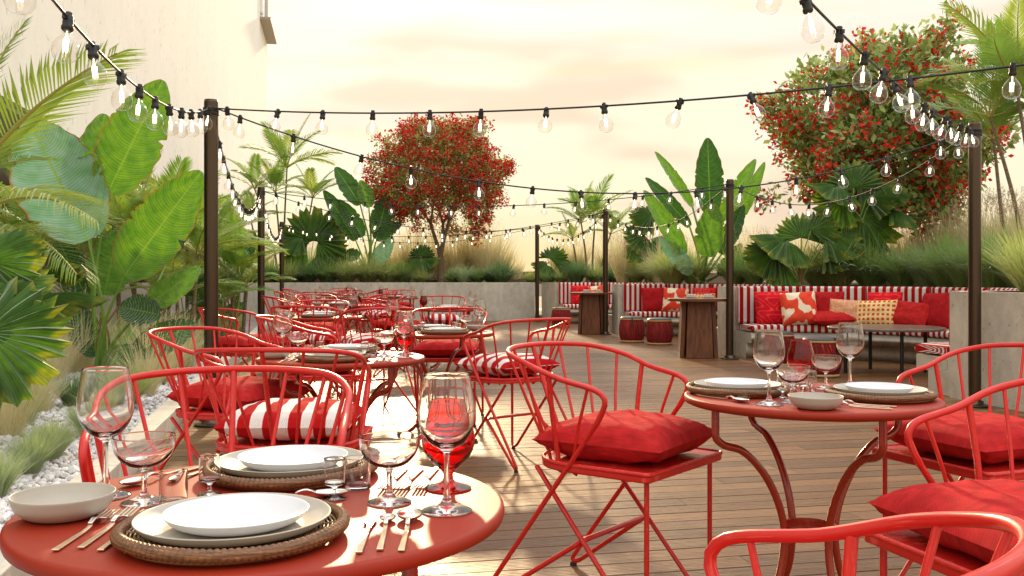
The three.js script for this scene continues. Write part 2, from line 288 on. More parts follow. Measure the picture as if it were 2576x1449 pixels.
// ================================================================ benches
function sector(r0, r1, y0, y1, a0, a1, n, round = 0) {                       // ring sector about the bay centre, angle from +x toward ahead
  const prof = []; const q = round;
  const corner = (cx, cy, s) => { for (let k = 0; k <= 3; k++) { const a = s + k / 3 * Math.PI / 2; prof.push([cx + Math.cos(a) * q, cy + Math.sin(a) * q]); } };
  if (q) { corner(r1 - q, y1 - q, 0); corner(r0 + q, y1 - q, Math.PI / 2); corner(r0 + q, y0 + q, Math.PI); corner(r1 - q, y0 + q, 1.5 * Math.PI); } else prof.push([r1, y1], [r0, y1], [r0, y0], [r1, y0]);
  const m = prof.length, pos = [], uv = [], idx = [], rm = (r0 + r1) / 2;
  const per = [0]; for (let k = 1; k <= m; k++) per.push(per[k - 1] + Math.hypot(prof[k % m][0] - prof[k - 1][0], prof[k % m][1] - prof[k - 1][1]));
  for (let i = 0; i <= n; i++) { const t = i / n, pinch = q ? 1 - Math.pow(Math.abs(2 * t - 1), 14) * .35 : 1, a = a0 + (a1 - a0) * t; for (let k = 0; k <= m; k++) { let [r, y] = prof[k % m]; const ym = (y0 + y1) / 2; if (q) { if (y1 - y0 < r1 - r0) y = ym + (y - ym) * pinch; else r = rm + (r - rm) * pinch; } pos.push(Math.cos(a) * r, y, -Math.sin(a) * r); uv.push((a - a0) * rm / .205, per[k]); } }
  for (let i = 0; i < n; i++) for (let k = 0; k < m; k++) { const A = i * (m + 1) + k, B = A + m + 1; idx.push(A, B, A + 1, B, B + 1, A + 1); }
  for (const [e, flip] of [[0, 1], [n, 0]]) { const c = pos.length / 3, base = e * (m + 1); const a = e ? a1 : a0; pos.push(Math.cos(a) * rm, (y0 + y1) / 2, -Math.sin(a) * rm); uv.push(.25, 0); const first = pos.length / 3; for (let k = 0; k <= m; k++) { const b3 = (base + k) * 3, [r] = prof[k % m]; pos.push(pos[b3], pos[b3 + 1], pos[b3 + 2]); uv.push((r - r0) / .205, 0); } for (let k = 0; k < m; k++) flip ? idx.push(c, first + k, first + k + 1) : idx.push(c, first + k + 1, first + k); }
  let g = new THREE.BufferGeometry(); g.setAttribute('position', new THREE.Float32BufferAttribute(pos, 3)); g.setAttribute('uv', new THREE.Float32BufferAttribute(uv, 2)); g.setIndex(idx); g.computeVertexNormals(); return g;
}
const BAYNAME = ['bay with the large stone table', 'middle bay', 'bay by the back wall'];
const PI = Math.PI;
BAYS.forEach(([vc, R], k) => {
  const at = V(FX, 0, -vc), end = .035;
  const bench = thing('curved_bench', `curved grey concrete bench in the ${BAYNAME[k]}`, 'bench', at, 0, 'curved concrete benches');
  mesh('seat_slab', uvScale(sector(R - .60, R - .015, .22, .365, -PI / 2 + end, PI / 2 - end, 48), .08, .5), CONC, bench);
  mesh('base', uvScale(sector(R - .42, R - .02, 0, .22, -PI / 2 + end, PI / 2 - end, 40), .08, .5), CONC, bench);
  const segs = 8, lo = k === 0 ? 0 : k === 1 ? 2 : 4;
  for (let i = lo; i < segs; i++) {
    const a0 = -PI / 2 + end + i * (PI - 2 * end) / segs, a1 = a0 + (PI - 2 * end) / segs;
    solo('back_cushion', sector(R - .155, R - .02, .47, 1.0 + .004, a0 + .004, a1 - .004, 14, .035), F_BENCH, `red and white striped back cushion in the ${BAYNAME[k]}`, 'cushion', at, 0, `striped back cushions, ${BAYNAME[k]}`);
  }
  for (let i = lo >> 1; i < 4; i++) {
    const a0 = -PI / 2 + end + i * (PI - 2 * end) / 4, a1 = a0 + (PI - 2 * end) / 4;
    solo('seat_cushion', sector(R - .635, R - .16, .37, .475, a0 + .003, a1 - .003, 24, .035), F_BENCH, `red and white striped seat cushion in the ${BAYNAME[k]}`, 'cushion', at, 0, `striped seat cushions, ${BAYNAME[k]}`);
  }
});
// ---- scatter pillows
function pillow(w, d, t, s, n = 22, uS = 1, vS = 1) {                            // lies in the x-z plane, thickness along y, seam all round
  const face = sgn => grid(n, n, (a, b) => {
    const u = 2 * a - 1, v = 2 * b - 1, pu = 1 - .055 * (1 - v * v) * Math.abs(u) - .03 * v * v * u * u, pv = 1 - .055 * (1 - u * u) * Math.abs(v) - .03 * v * v * u * u;
    const body = Math.pow(Math.max(0, (1 - Math.pow(Math.abs(u), 3.6)) * (1 - Math.pow(Math.abs(v), 3.6))), .56);
    const rc = Math.hypot(1 - Math.abs(u), 1 - Math.abs(v)), fold = .10 * Math.sin(Math.atan2(1 - Math.abs(v), 1 - Math.abs(u)) * 9 + s * 2) * Math.exp(-rc * 1.6) + .10 * N(u * 2.2 + s, v * 2.2, s) + .035 * N(u * 5, v * 5, s + 3);
    return [w / 2 * u * pu, sgn * t / 2 * Math.max(0, body * (1 + fold * 1.6) + .02 * (1 - Math.max(Math.abs(u), Math.abs(v)))), sgn * d / 2 * v * pv];
  });
  const g = [face(1), face(-1)]; for (const q of g) uvScale(q, uS, vS);
  return merge(g);
}
const PB = [pillow(.5, .5, .2, 1), pillow(.58, .38, .17, 4), pillow(.5, .5, .2, 8)];
function scatter(bay, deg, r, geo, m, lean, roll, label, y = .47, group) {
  const [vc] = BAYS[bay], a = deg * PI / 180, half = lean > 1 ? (geo === PB[1] ? .19 : .25) : .085;
  const o = solo('pillow', geo, m, label, 'pillow', V(FX + Math.cos(a) * r, y + half * (lean > 1 ? .93 : 1), -(vc + Math.sin(a) * r)), 0, group);
  // stand the pillow up so that its flat side looks to the bay centre, then lean and roll it
  o.rotation.set(0, 0, 0); o.quaternion.setFromEuler(new THREE.Euler(0, a - PI / 2, 0)).multiply(new THREE.Quaternion().setFromEuler(new THREE.Euler(lean, 0, 0))).multiply(new THREE.Quaternion().setFromEuler(new THREE.Euler(0, roll, 0)));
  return o;
}
const LE = PI / 2 - .28;
scatter(0, 77, 2.09, PB[0], F_IKAT, LE, .03, 'red patterned pillow at the end of the striped bench, beside the brush stroke pillow');
scatter(0, 67.5, 1.90, PB[2], F_ABS, LE - .1, .08, 'cream and red brush stroke pillow on the bench with eight cushions');
scatter(0, 57, 2.08, PB[2], F_DEEP, LE, 0, 'plain red square pillow behind the cream diamond pillow');
scatter(0, 54, 1.88, PB[1], F_RED, .15, .3, 'plain red pillow lying flat on the striped seat in front of the square one', .49);
scatter(0, 47.5, 1.93, PB[1], F_DIA, LE, -.05, 'cream pillow with red diamond lattice print');
scatter(0, 36, 2.09, PB[0], F_IKAT, LE, .02, 'red patterned pillow behind the cream pillow with red squares');
scatter(0, 37, 1.89, PB[1], F_SQR, LE, .04, 'cream pillow with rows of red squares beside the diamond lattice pillow');
scatter(0, 24, 1.95, PB[1], F_RED, LE - .25, -.1, 'plain red pillow slumped beside the stone table');
scatter(0, 15, 2.08, PB[2], F_DEEP, LE, .05, 'plain red upright pillow where the bench curves toward its end');
scatter(0, -72, 2.06, PB[2], F_DEEP, LE, .02, 'plain red pillow against the bench end next to the concrete face');
scatter(1, 73, 2.02, PB[2], F_DEEP, LE, .02, 'plain red square pillow on the middle bay bench');
scatter(1, 61, 1.86, PB[0], F_ABS, LE - .08, -.04, 'cream and red brush stroke pillow on the middle bay bench');
scatter(1, 46, 2.02, PB[0], F_IKAT, LE, .02, 'red patterned pillow on the middle bay bench');
scatter(1, 46, 1.84, PB[1], F_SQR, LE, .03, 'cream pillow with rows of red squares on the middle bay bench');
scatter(2, 74, 2.0, PB[0], F_IKAT, LE, .02, 'red patterned pillow on the bench next to the back wall');
scatter(2, 61, 1.85, PB[2], F_ABS, LE - .08, .1, 'cream and red brush stroke pillow on the bench next to the back wall');

// ---- drum stools
const tDrum = tex(256, 128, (u, v) => { const a = N(u * 22 + v * 5, v * 2.2, 3), s = .5 + .5 * Math.sin((u * 30 + v * 3 + .5 * N(u * 9, v * 5)) * 6.2832); const k = .62 + .5 * s * (.7 + .5 * a); const w = smooth(.25, .5, a) * .5; return [k * .80 + w * .2, k * .12 + w * .16, k * .09 + w * .06]; });
const DRUM = mat({ color: S(.85, .85, .85), map: tDrum, roughness: .5, bumpMap: tDrum, bumpScale: .01 });
const LEATHER = mat({ color: S(.028, .027, .03), roughness: .45 });
const drum0 = thing('drum_stool', '', 'stool');
{
  const strips = [];
  for (let i = 0; i < 44; i++) { const a0 = i / 44 * 2 * PI, q = []; for (let k = 0; k <= 8; k++) { const t = k / 8, y = .035 + t * .36, r = .185 + .032 * Math.sin(t * PI) + .003, a = a0 + t * .34 + .05 * Math.sin(i * 2.3 + t * 5); q.push(V(Math.cos(a) * r, y, Math.sin(a) * r)); } strips.push(polyTube(q, t => .0105 + .003 * Math.sin(i * 1.7 + t * 4), 5)); }
  mesh('body', lathe([[.0, .02], [.185, .02], [.2, .1], [.215, .215], [.2, .34], [.187, .41], [0, .41]], 40), DRUM, drum0);
  const st = mesh('wrapped_cords', strips, DRUM, drum0); st.userData.kind = 'stuff';
  const ring = (y, r) => new THREE.TorusGeometry(r, .017, 10, 40).rotateX(PI / 2).translate(0, y, 0);
  mesh('rope_band', ring(.405, .19), mat({ color: S(.60, .36, .14), roughness: .7 }), drum0); mesh('rope_band', ring(.02, .19), mat({ color: S(.46, .28, .12), roughness: .7 }), drum0);
  mesh('seat_pad', lathe(smoothPts([[0, .452], [.1, .45], [.17, .445], [.196, .43], [.19, .412], [0, .41]], 26), 40), LEATHER, drum0);
  mesh('carry_strap', tube([[.0, .447, .185], [.0, .42, .222], [.0, .35, .226], [.0, .27, .232]].map(q => V(...q)), .012, 12, 6), LEATHER, drum0);
}
[[5.66, 9.98, .4, 'red corded drum stool with black leather pad next to the stone table, free standing'], [5.72, 11.15, 2.2, 'red corded drum stool standing between the stone table and the pedestal table'], [5.42, 15.95, -.3, 'red corded drum stool in the middle bay with its black strap showing'], [5.68, 15.28, 3.4, 'red corded drum stool in the middle bay beside the strapped one'], [5.52, 21.25, 2.0, 'red corded drum stool in front of the bench next to the back wall']]
  .forEach(([x, v, t, l], i) => { const o = i ? copyOf(drum0, V(x, 0, -v), t, l) : drum0; if (!i) { o.position.set(x, 0, -v); o.rotation.y = t; } o.userData = { label: l, category: 'stool', group: 'red drum stools' }; });
// ---- round stone tables in the bays
const tStone = tex(256, 256, (u, v) => { const a = .52 + .22 * tn(u, v, 12, 2) + .18 * tn(u, v, 50, 4) - .1 * smooth(.25, .3, Math.abs(tn(u, v, 9, 8))); return [a, a * .93, a * .86]; });
[[6.62, 10.2, .66, 0], [6.6, 14.85, .55, 1]].forEach(([x, v, r, k]) => {
  const t = thing('stone_table', k ? 'round brown stone table on black legs in the middle bay' : 'round brown stone table on black legs beside the eight scatter cushions', 'table', V(x, 0, -v), .3);
  mesh('tabletop', uvScale(lathe([[0, .515], [r - .006, .515], [r, .521], [r, .541], [r - .006, .547], [0, .547]], 56), 4, 3), mat({ color: S(.62, .54, .48), map: tStone, roughness: .3 }), t);
  for (let i = 0; i < 4; i++) { const a = i * PI / 2 + .5; mesh('leg', new THREE.CylinderGeometry(.021, .021, .515, 14).translate(Math.cos(a) * r * .72, .2575, Math.sin(a) * r * .72), BLACK, t); }
});
// ---- wooden pedestal tables
const bottleGeo = lathe(smoothPts([[0, 0], [.036, .001], [.04, .012], [.04, .12], [.038, .145], [.022, .20], [.0145, .235], [.0135, .272], [.016, .276], [.016, .29], [.012, .292]], 50), 20);
const napM = mat({ color: S(.55, .50, .44), roughness: .95 });
[[5.30, 12.72, .5, 2, 'carrying two bottles'], [5.42, 18.45, .45, 1, 'carrying one bottle']].forEach(([x, v, turn, nb, where], k) => {
  const t = thing('pedestal_table', `rough brown timber pedestal table with plank legs ${where}`, 'table', V(x, 0, -v), turn);
  const oct = new THREE.Shape(); for (let i = 0; i < 8; i++) { const a = i * PI / 4 + PI / 8, R = .44; i ? oct.lineTo(Math.cos(a) * R, Math.sin(a) * R) : oct.moveTo(Math.cos(a) * R, Math.sin(a) * R); } oct.closePath();
  mesh('tabletop', boxUV(new THREE.ExtrudeGeometry(oct, { depth: .03, bevelThickness: .005, bevelSize: .005, bevelSegments: 2 }).rotateX(-PI / 2).translate(0, .80, 0), .9), WOOD, t);
  const slab = (w0, w1, h) => { const s = new THREE.Shape(); s.moveTo(-w0 / 2, 0); s.lineTo(w0 / 2, 0); s.lineTo(w1 / 2, h); s.lineTo(-w1 / 2, h); s.closePath(); const g = new THREE.ExtrudeGeometry(s, { depth: .05, bevelThickness: .006, bevelSize: .006, bevelSegments: 1 }); g.translate(0, 0, -.025); return g; };
  for (let i = 0; i < 4; i++) {
    const a = i * PI / 2, g = boxUV(slab(.36, .31, .785), 1, i * .31, i * .2); const u = g.attributes.uv; for (let n = 0; n < u.count; n++) u.setXY(n, u.getY(n), u.getX(n));
    g.rotateX(-.045); g.translate(0, .006, .235); g.rotateY(a + PI / 4); mesh('leg', g, WOOD, t);
  }
  mesh('cross_rail', boxUV(box(.42, .09, .045, 0, .52, 0, .78), 1), WOOD, t); mesh('cross_rail', boxUV(box(.42, .09, .045, 0, .63, 0, -.78), 1), WOOD, t);
  const top = .8402, put = (dx, dv) => V(x + dx, top, -(v + dv));
  for (let i = 0; i < nb; i++) solo('glass_bottle', bottleGeo, THIN, `clear glass water bottle on the pedestal table ${where}`, 'bottle', put(nb > 1 ? .03 + i * .115 : .17, nb > 1 ? .05 - i * .02 : .02), 0, 'water bottles');
  for (let i = 0; i < 2; i++) {
    const c = put(-.14 + i * .24, -.10 - i * .03);
    solo('side_plate', lathe([[0, .004], [.06, .004], [.095, .012], [.096, .015], [.06, .008], [0, .008]], 30), STONEW, `stoneware side plate with a napkin on the pedestal table ${where}`, 'plate', c, 0, 'side plates on pedestal tables');
    const nk = [0, 1, 2].map(j => { const g = bevelBox(.10, .013, .085, .005); g.rotateY(.1 * j); g.translate(.004 * j, .009 + .0135 * j, 0); return g; });
    solo('folded_napkin', nk, napM, `beige folded napkin stack on the pedestal table ${where}`, 'napkin', c.clone().setY(top), .3 + i, 'folded napkins on pedestal tables');
  }
});
// ---- light poles
const POLES = { L1: [-.787, 7.615], L2: [-.806, 14.77], L3: [-.82, 23.95], R1: [5.66, 7.38], R2: [5.62, 12.35], R3: [5.62, 18.15], R4: [5.58, 23.95], L0: [-.85, .45], R0: [5.65, 2.2] };
const poleWhere = { L1: 'beside the big strelitzia', L2: 'halfway along the gravel kerb', L3: 'in the corner by the back wall', R1: 'against the bare concrete bench end', R2: 'behind the pedestal table with two bottles', R3: 'behind the pedestal table with one bottle', R4: 'beside the last bench', L0: 'at the end of the kerb beside the kerb end table', R0: 'standing alone beyond the bare concrete bench end' };
const PTOP = 2.49;
for (const [k, [x, v]] of Object.entries(POLES)) {
  const p = thing('light_pole', `dark bronze steel light pole ${poleWhere[k]}`, 'pole', V(x, 0, -v), 0, 'string light poles');
  mesh('post', uvScale(lathe([[0, .01], [.0525, .01], [.0525, 2.47], [.05, PTOP], [0, PTOP]], 28), 3, 8), BRONZE, p);
  mesh('base_plate', lathe([[0, 0], [.125, 0], [.125, .012], [.12, .016], [.075, .018], [.07, .05], [.054, .052]], 32), BRONZE, p);
  mesh('cable_wrap', [0, 1, 2, 3, 4].map(i => new THREE.TorusGeometry(.0565, .0055, 6, 24).rotateX(PI / 2 + .06 * Math.sin(i * 2)).translate(0, 2.375 + i * .0125, 0)), BLACK, p);
}

// ================================================================ red steel armchairs
const chair0 = thing('red_armchair', '', 'chair');
{
  const rail = [[-.2705, .662, -.074], [-.2715, .705, -.098], [-.2735, .738, -.108], [-.277, .763, -.09], [-.292, .80, .06], [-.300, .84, .18], [-.255, .868, .295], [-.15, .878, .362], [0, .881, .385], [.15, .878, .362], [.255, .868, .295], [.300, .84, .18], [.292, .80, .06], [.277, .763, -.09], [.2735, .738, -.108], [.2715, .705, -.098], [.2705, .662, -.074]];
  const rc = new THREE.CatmullRomCurve3(rail.map(q => V(...q)), false, 'centripetal');
  mesh('arm_rail', new THREE.TubeGeometry(rc, 90, .0094, 10), RED, chair0);
  for (const s of [-1, 1]) {
    mesh('arm_strut', bent([[s * .2705, .672, -.081], [s * .268, .022, .40], [s * .262, .016, .372], [s * .20, .245, .045]], .0088, .03), RED, chair0);
    mesh('front_leg', bent([[s * .215, .50, -.225], [s * .215, .018, -.225], [s * .213, .018, -.185], [s * .205, .485, .215]], .0085, .03), RED, chair0);
    for (const [x, z] of [[s * .266, .388], [s * .215, -.213]]) mesh('glide', new THREE.CylinderGeometry(.012, .014, .014, 10).translate(x, .007, z), BLACK, chair0);
  }
  mesh('cross_bar', bent([[-.204, .235, .06], [-.195, .262, .02], [.195, .262, .02], [.204, .235, .06]], .0092, .03), RED, chair0);
  // seat pan: narrow rounded back, straight front, turned up rim
  const s = new THREE.Shape(); s.moveTo(-.235, -.25); s.lineTo(.235, -.25); s.quadraticCurveTo(.25, -.25, .253, -.235); s.lineTo(.262, .05); s.bezierCurveTo(.258, .16, .19, .235, 0, .245); s.bezierCurveTo(-.19, .235, -.258, .16, -.262, .05); s.lineTo(-.253, -.235); s.quadraticCurveTo(-.25, -.25, -.235, -.25);
  const pan = new THREE.ExtrudeGeometry(s, { depth: .014, bevelThickness: .007, bevelSize: .007, bevelSegments: 3, curveSegments: 10 }); pan.rotateX(PI / 2); pan.translate(0, .512, 0);
  const sp = mesh('seat', pan, RED, chair0);
  mesh('rim', polyTube([...s.getPoints(10), s.getPoints(10)[0]].map(p => V(p.x * 1.012, .517, p.y * 1.012)), .0075, 7), RED, sp);
  for (let i = 0; i < 11; i++) {                                               // spindles from the rail down round the back of the seat
    const k = (i - 5) / 5, t = .5 + k * .29, a = rc.getPoint(t), ang = k * 1.52;
    const bx = Math.sin(ang) * .262, bz = Math.cos(ang) * .235 + .012, b = V(bx, .53, bz);
    const thick = i === 5 || i === 1 || i === 9;
    const mid = a.clone().lerp(b, .5).add(V(0, 0, .004));
    mesh('spindle', polyTube([a.clone().add(V(0, -.006, 0)), mid, b, V(bx * .985, .492, bz * .985), V(bx * .93, .484, bz * .93)], thick ? .0088 : .0055, 7), RED, chair0);
  }
}
const CUSH = [pillow(.50, .49, .132, 2, 34, 1.2, 1.2), pillow(.50, .485, .138, 5, 34, 1.2, 1.2), pillow(.505, .49, .13, 9, 34, 1.2, 1.2)];
const CUSHS = [pillow(.51, .49, .13, 3, 34, .92, 1), pillow(.51, .49, .128, 7, 34, .92, 1)];
// [across, ahead, facing across, facing ahead, cushion (0 none, 1 red, 2 striped, 3 striped the other way), chair label, cushion label]
const nearTable = 'third table along the gravel kerb', farT = 'one of the tables near the back wall';
const CH = [
  [.14, 1.08, -.65, .76, 0, 'red steel armchair without cushion facing the kerb end table'],
  [-.68, 2.22, .2, -.98, 1, 'red steel armchair tucked under the kerb end table'],
  [-.84, 3.66, .05, 1, 2, 'red steel armchair with striped cushion facing the second table along the gravel kerb', 'red and white striped cushion on the armchair facing the second table along the gravel kerb'],
  [-1.3, 4.52, .9, -.3, 1, 'red steel armchair between the gravel kerb and the second table', 'plain red cushion on the armchair between the gravel kerb and the second table'],
  [.38, 3.30, .78, -.62, 1, 'red steel armchair alone on the sunlit deck, facing the table opposite the benches', 'creased plain red cushion on the armchair alone on the sunlit deck'],
  [1.62, 3.29, -.93, -.37, 1, 'red steel armchair between the lone table and the bare concrete bench end', 'plain red cushion on the armchair between lone table and concrete bench end'],
  [1.165, 2.14, -.96, -.28, 1, 'red steel armchair with a red cushion turned away from the lone table', 'plain red coarse woven cushion on the armchair turned away from the lone table'],
  [-.02, 6.0, -.64, .77, 3, 'red steel armchair with a striped cushion at the open deck side of the third table', 'red and white striped cushion at the open deck side of the third table'],
  [-.5, 7.42, .02, -1, 1, 'red steel armchair with red cushion at the back wall side of the third table', 'plain red cushion behind the curved legs of the third table'],
  [-1.25, 6.15, .95, .2, 1, 'red steel armchair with red cushion between the second and third tables', 'plain red cushion on the armchair between the second and third tables'],
  [-2.2, 7.95, .6, .8, 1, 'red steel armchair beside the pole nearest the big strelitzia', 'plain red cushion on the armchair beside the pole nearest the strelitzia'],
  [-1.8, 8.55, .1, 1, 2], [-1.2, 8.1, -.5, .86, 3], [-2.05, 10.1, .05, -1, 1], [-1.95, 13.95, -.5, -.85, 2], [-1.37, 11.2, .8, .5, 1], [-.9, 12.45, .1, -1, 2],
  [-2.95, 12.8, .85, .4, 1], [-2.8, 13.9, .5, -.85, 2], [-3.9, 17.2, 1, .1, 1], [-2.5, 17.6, -1, -.1, 2], [-3.15, 18.2, 0, -1, 1], [-3.3, 16.6, .1, 1, 2],
  [-4.7, 21.2, 1, .1, 1], [-3.2, 21.6, -1, 0, 2], [-3.95, 22.15, 0, -1, 1], [-2.2, 18.7, .05, -1, 1], [-2.78, 17.4, .85, .4, 2],
];
CH.forEach(([X, D, fx, fd, cu, la, lc], i) => {
  const p = V(wx(X, D), 0, -wv(X, D)), turn = turnTo(fx * CT + fd * ST, fd * CT - fx * ST);
  const word = cu > 1 ? 'striped' : 'plain red';
  la ??= `red steel armchair with a ${word} cushion at the tables near the back wall`; lc ??= `${word === 'striped' ? 'red and white striped' : word} cushion on an armchair near the back wall`;
  const o = i ? copyOf(chair0, p, turn) : chair0; o.position.copy(p); o.rotation.y = turn; tag(o, la, 'chair', 'red steel armchairs');
  if (!cu) return;
  const g = cu > 1 ? CUSHS[i % 2] : CUSH[i % 3], m = cu > 1 ? F_STRIPE : F_RED;
  const c = solo('seat_pillow', g, m, lc, 'cushion', p.clone().add(V(-Math.sin(turn) * .018, 0, -Math.cos(turn) * .018)).setY(.584 + (i % 3) * .001), turn + (cu === 3 ? PI / 2 : 0) + rr(-.1, .1), 'cushions on the armchairs');
  if (i === 1) c.userData.label = 'plain red cushion tucked under the kerb end table';
});

// ================================================================ tables and what stands on them
const TH0 = .75;
const table0 = thing('bistro_table', '', 'table');
{
  mesh('tabletop', uvScale(lathe([[0, .722], [.386, .722], [.3975, .727], [.4, .736], [.3985, .745], [.392, .7495], [.05, .75], [0, .75]], 72), 6, 3), TABLERED, table0);
  for (let i = 0; i < 4; i++) {
    const a = PI / 4 + i * PI / 2 + .12, pr = [[.345, .725], [.345, .665], [.343, .632], [.318, .608], [.25, .585], [.172, .51], [.118, .41], [.096, .32], [.10, .24], [.125, .15], [.18, .075], [.25, .03], [.31, .012]];
    mesh('leg', polyTube(new THREE.CatmullRomCurve3(pr.map(([r, y]) => V(Math.cos(a) * r, y, Math.sin(a) * r)), false, 'centripetal').getPoints(46), .0125, 9), LEGRED, table0);
    mesh('glide', new THREE.CylinderGeometry(.013, .016, .012, 10).translate(Math.cos(a) * .305, .006, Math.sin(a) * .305), BLACK, table0);
  }
  mesh('leg_ring', lathe([[.0795, .30], [.0835, .30], [.0835, .335], [.0795, .335], [.0795, .30]], 36), LEGRED, table0);
}
// ---- tableware shapes
const closed = (outer, inner, seg) => lathe([...outer, ...inner], seg);
const wineGeo = closed(smoothPts([[0, 0], [.038, .0005], [.0395, .0025], [.03, .006], [.012, .0125], [.0055, .028], [.0042, .06], [.0048, .092], [.012, .101], [.030, .113], [.043, .135], [.0465, .157], [.0445, .182], [.0375, .2225]], 60), smoothPts([[.0367, .2225], [.0436, .182], [.0455, .157], [.0418, .136], [.028, .117], [.012, .1095], [0, .108]], 36), 48);
const coupeGeo = closed(smoothPts([[0, 0], [.034, .0005], [.0352, .0025], [.026, .006], [.010, .012], [.0050, .024], [.0046, .05], [.010, .058], [.030, .066], [.044, .081], [.0495, .097], [.0505, .113]], 54), smoothPts([[.0496, .113], [.0485, .097], [.043, .083], [.029, .0695], [.010, .0635], [0, .063]], 30), 48);
const gobletGeo = closed(smoothPts([[0, 0], [.038, .0005], [.0392, .003], [.028, .0065], [.012, .013], [.0085, .022], [.0105, .03], [.024, .043], [.041, .062], [.0475, .083], [.0455, .108], [.039, .135], [.0335, .158]], 60), smoothPts([[.0325, .158], [.038, .135], [.0444, .108], [.0463, .083], [.040, .065], [.023, .048], [.008, .040], [0, .039]], 36), 48);
const cordialGeo = closed(smoothPts([[0, 0], [.0185, .0005], [.019, .002], [.008, .005], [.0035, .011], [.0034, .018], [.008, .0225], [.0165, .026], [.0182, .032], [.018, .07]], 40), smoothPts([[.0173, .07], [.0175, .034], [.015, .029], [0, .028]], 24), 36);
const tumblerGeo = closed([[0, 0], [.0215, 0], [.0228, .002], [.0232, .056], [.0226, .057]], [[.0218, .056], [.0214, .0095], [.019, .008], [0, .008]], 36);
const thinned = (g) => g;
const plateGeo = lathe(smoothPts([[0, .0], [.085, .0], [.105, .0015], [.1295, .0095], [.139, .0195], [.1395, .021], [.1375, .0213], [.126, .0135], [.105, .006], [.085, .0048], [0, .0045]], 60), 72);
const smallGeo = lathe(smoothPts([[0, 0], [.058, 0], [.074, .002], [.093, .0095], [.1028, .0200], [.1035, .0215], [.1015, .0218], [.090, .0130], [.074, .0062], [.058, .0045], [0, .0042]], 60), 72);
const bowlGeo = lathe(smoothPts([[0, 0], [.042, 0], [.056, .0035], [.070, .015], [.0765, .030], [.0778, .036], [.0758, .0365], [.073, .029], [.066, .017], [.053, .0075], [.04, .0055], [0, .0055]], 60), 64);
// charger: cane wound over a thick rim, open rings inside
const chargerRim = (() => { const n = 440, q = []; for (let i = 0; i <= n; i++) { const a = i / n * 2 * PI, w = .0006 * Math.sin(a * 7); q.push(V(Math.cos(a) * (.158 + w), .0165 + .0014 * Math.sin(a * 3 + 1), Math.sin(a) * (.158 + w))); } return polyTube(q, t => .0098 * (.80 + .24 * Math.pow(Math.abs(Math.sin(t * PI * 110)), .6)), 9); })();
const chargerRings = merge([...[.062, .074, .085, .095, .104, .112, .119, .125, .130, .136, .142, .147].map((R, i) => new THREE.TorusGeometry(R, .0019, 5, 64).rotateX(PI / 2).translate(0, .004 + .0095 * Math.pow((R - .06) / .09, 1.8), 0)), ...Array.from({ length: 24 }, (_, i) => { const a = i / 24 * 2 * PI; return tube([[Math.cos(a) * .05, .004, Math.sin(a) * .05], [Math.cos(a) * .105, .008, Math.sin(a) * .105], [Math.cos(a) * .153, .0145, Math.sin(a) * .153]], .0022, 6, 5); })]);
const chargerBase = merge([lathe([[0, .001], [.1, .001], [.1, .0045], [0, .0045]], 40), new THREE.TorusGeometry(.150, .0055, 6, 60).rotateX(PI / 2).translate(0, .0075, 0), new THREE.TorusGeometry(.132, .0045, 6, 60).rotateX(PI / 2).translate(0, .0055, 0)]);
function bendZ(g, f) { const p = g.attributes.position; for (let i = 0; i < p.count; i++) p.setY(i, p.getY(i) + f(p.getZ(i))); g.computeVertexNormals(); return g; }
function flat(pts, th = .0018) { const s = new THREE.Shape(); pts.forEach(([x, z], i) => i ? s.lineTo(x, z) : s.moveTo(x, z)); s.closePath(); const g = new THREE.ExtrudeGeometry(s, { depth: th, bevelThickness: .0006, bevelSize: .0006, bevelSegments: 1, steps: 1 }); g.rotateX(PI / 2); g.translate(0, th + .001, 0); return g; }
function strip(z0, z1, w0, w1, n = 10) { const L = [], R = []; for (let i = 0; i <= n; i++) { const t = i / n; L.push([-(w0 + (w1 - w0) * t) / 2, z0 + (z1 - z0) * t]); R.unshift([(w0 + (w1 - w0) * t) / 2, z0 + (z1 - z0) * t]); } return [...L, ...R]; }
const arch = z => z < 0 ? .009 * Math.exp(-Math.pow((z + .035) / .02, 2)) : 0;   // cutlery lies along z, its working end at -z
const handleGeo = bendZ(flat(strip(.10, -.02, .0085, .0055)), z => arch(z) * .5);
const forkHead = merge([bendZ(flat([...strip(-.02, -.045, .0055, .008, 5).slice(0, 6), [-.0115, -.052], [-.0115, -.066], [.0115, -.066], [.0115, -.052], ...strip(-.02, -.045, .0055, .008, 5).slice(6)]), z => arch(z) + .001), ...[-.0098, -.0033, .0033, .0098].map(x => bendZ(flat([[x - .0016, -.064], [x - .0012, -.108], [x + .0012, -.108], [x + .0016, -.064]]), z => arch(z) * 1 + .001 + .004 * smooth(-.085, -.108, z)))]);
const spoonHead = (k) => { const g = new THREE.SphereGeometry(1, 26, 12, 0, 2 * PI, PI / 2, PI / 2); g.scale(.021 * k, .0085 * k, .032 * k); const h = g.clone(); h.scale(.93, .8, .95); const i = h.toNonIndexed(); const q = merge([g, i]); q.translate(0, .0098 * k, -.078 + (1 - k) * .03); return merge([q, bendZ(flat(strip(-.018, -.052, .0055, .007, 5)), z => arch(z) + .002)]); };
const spoonGeo = spoonHead(1), teaGeo = spoonHead(.62);
const knifeHead = bendZ(flat([[-.003, -.02], [-.004, -.045], [-.0105, -.055], [-.0105, -.075], [.003, -.108], [.0075, -.07], [.0045, -.045], [.003, -.02]]), z => .001);
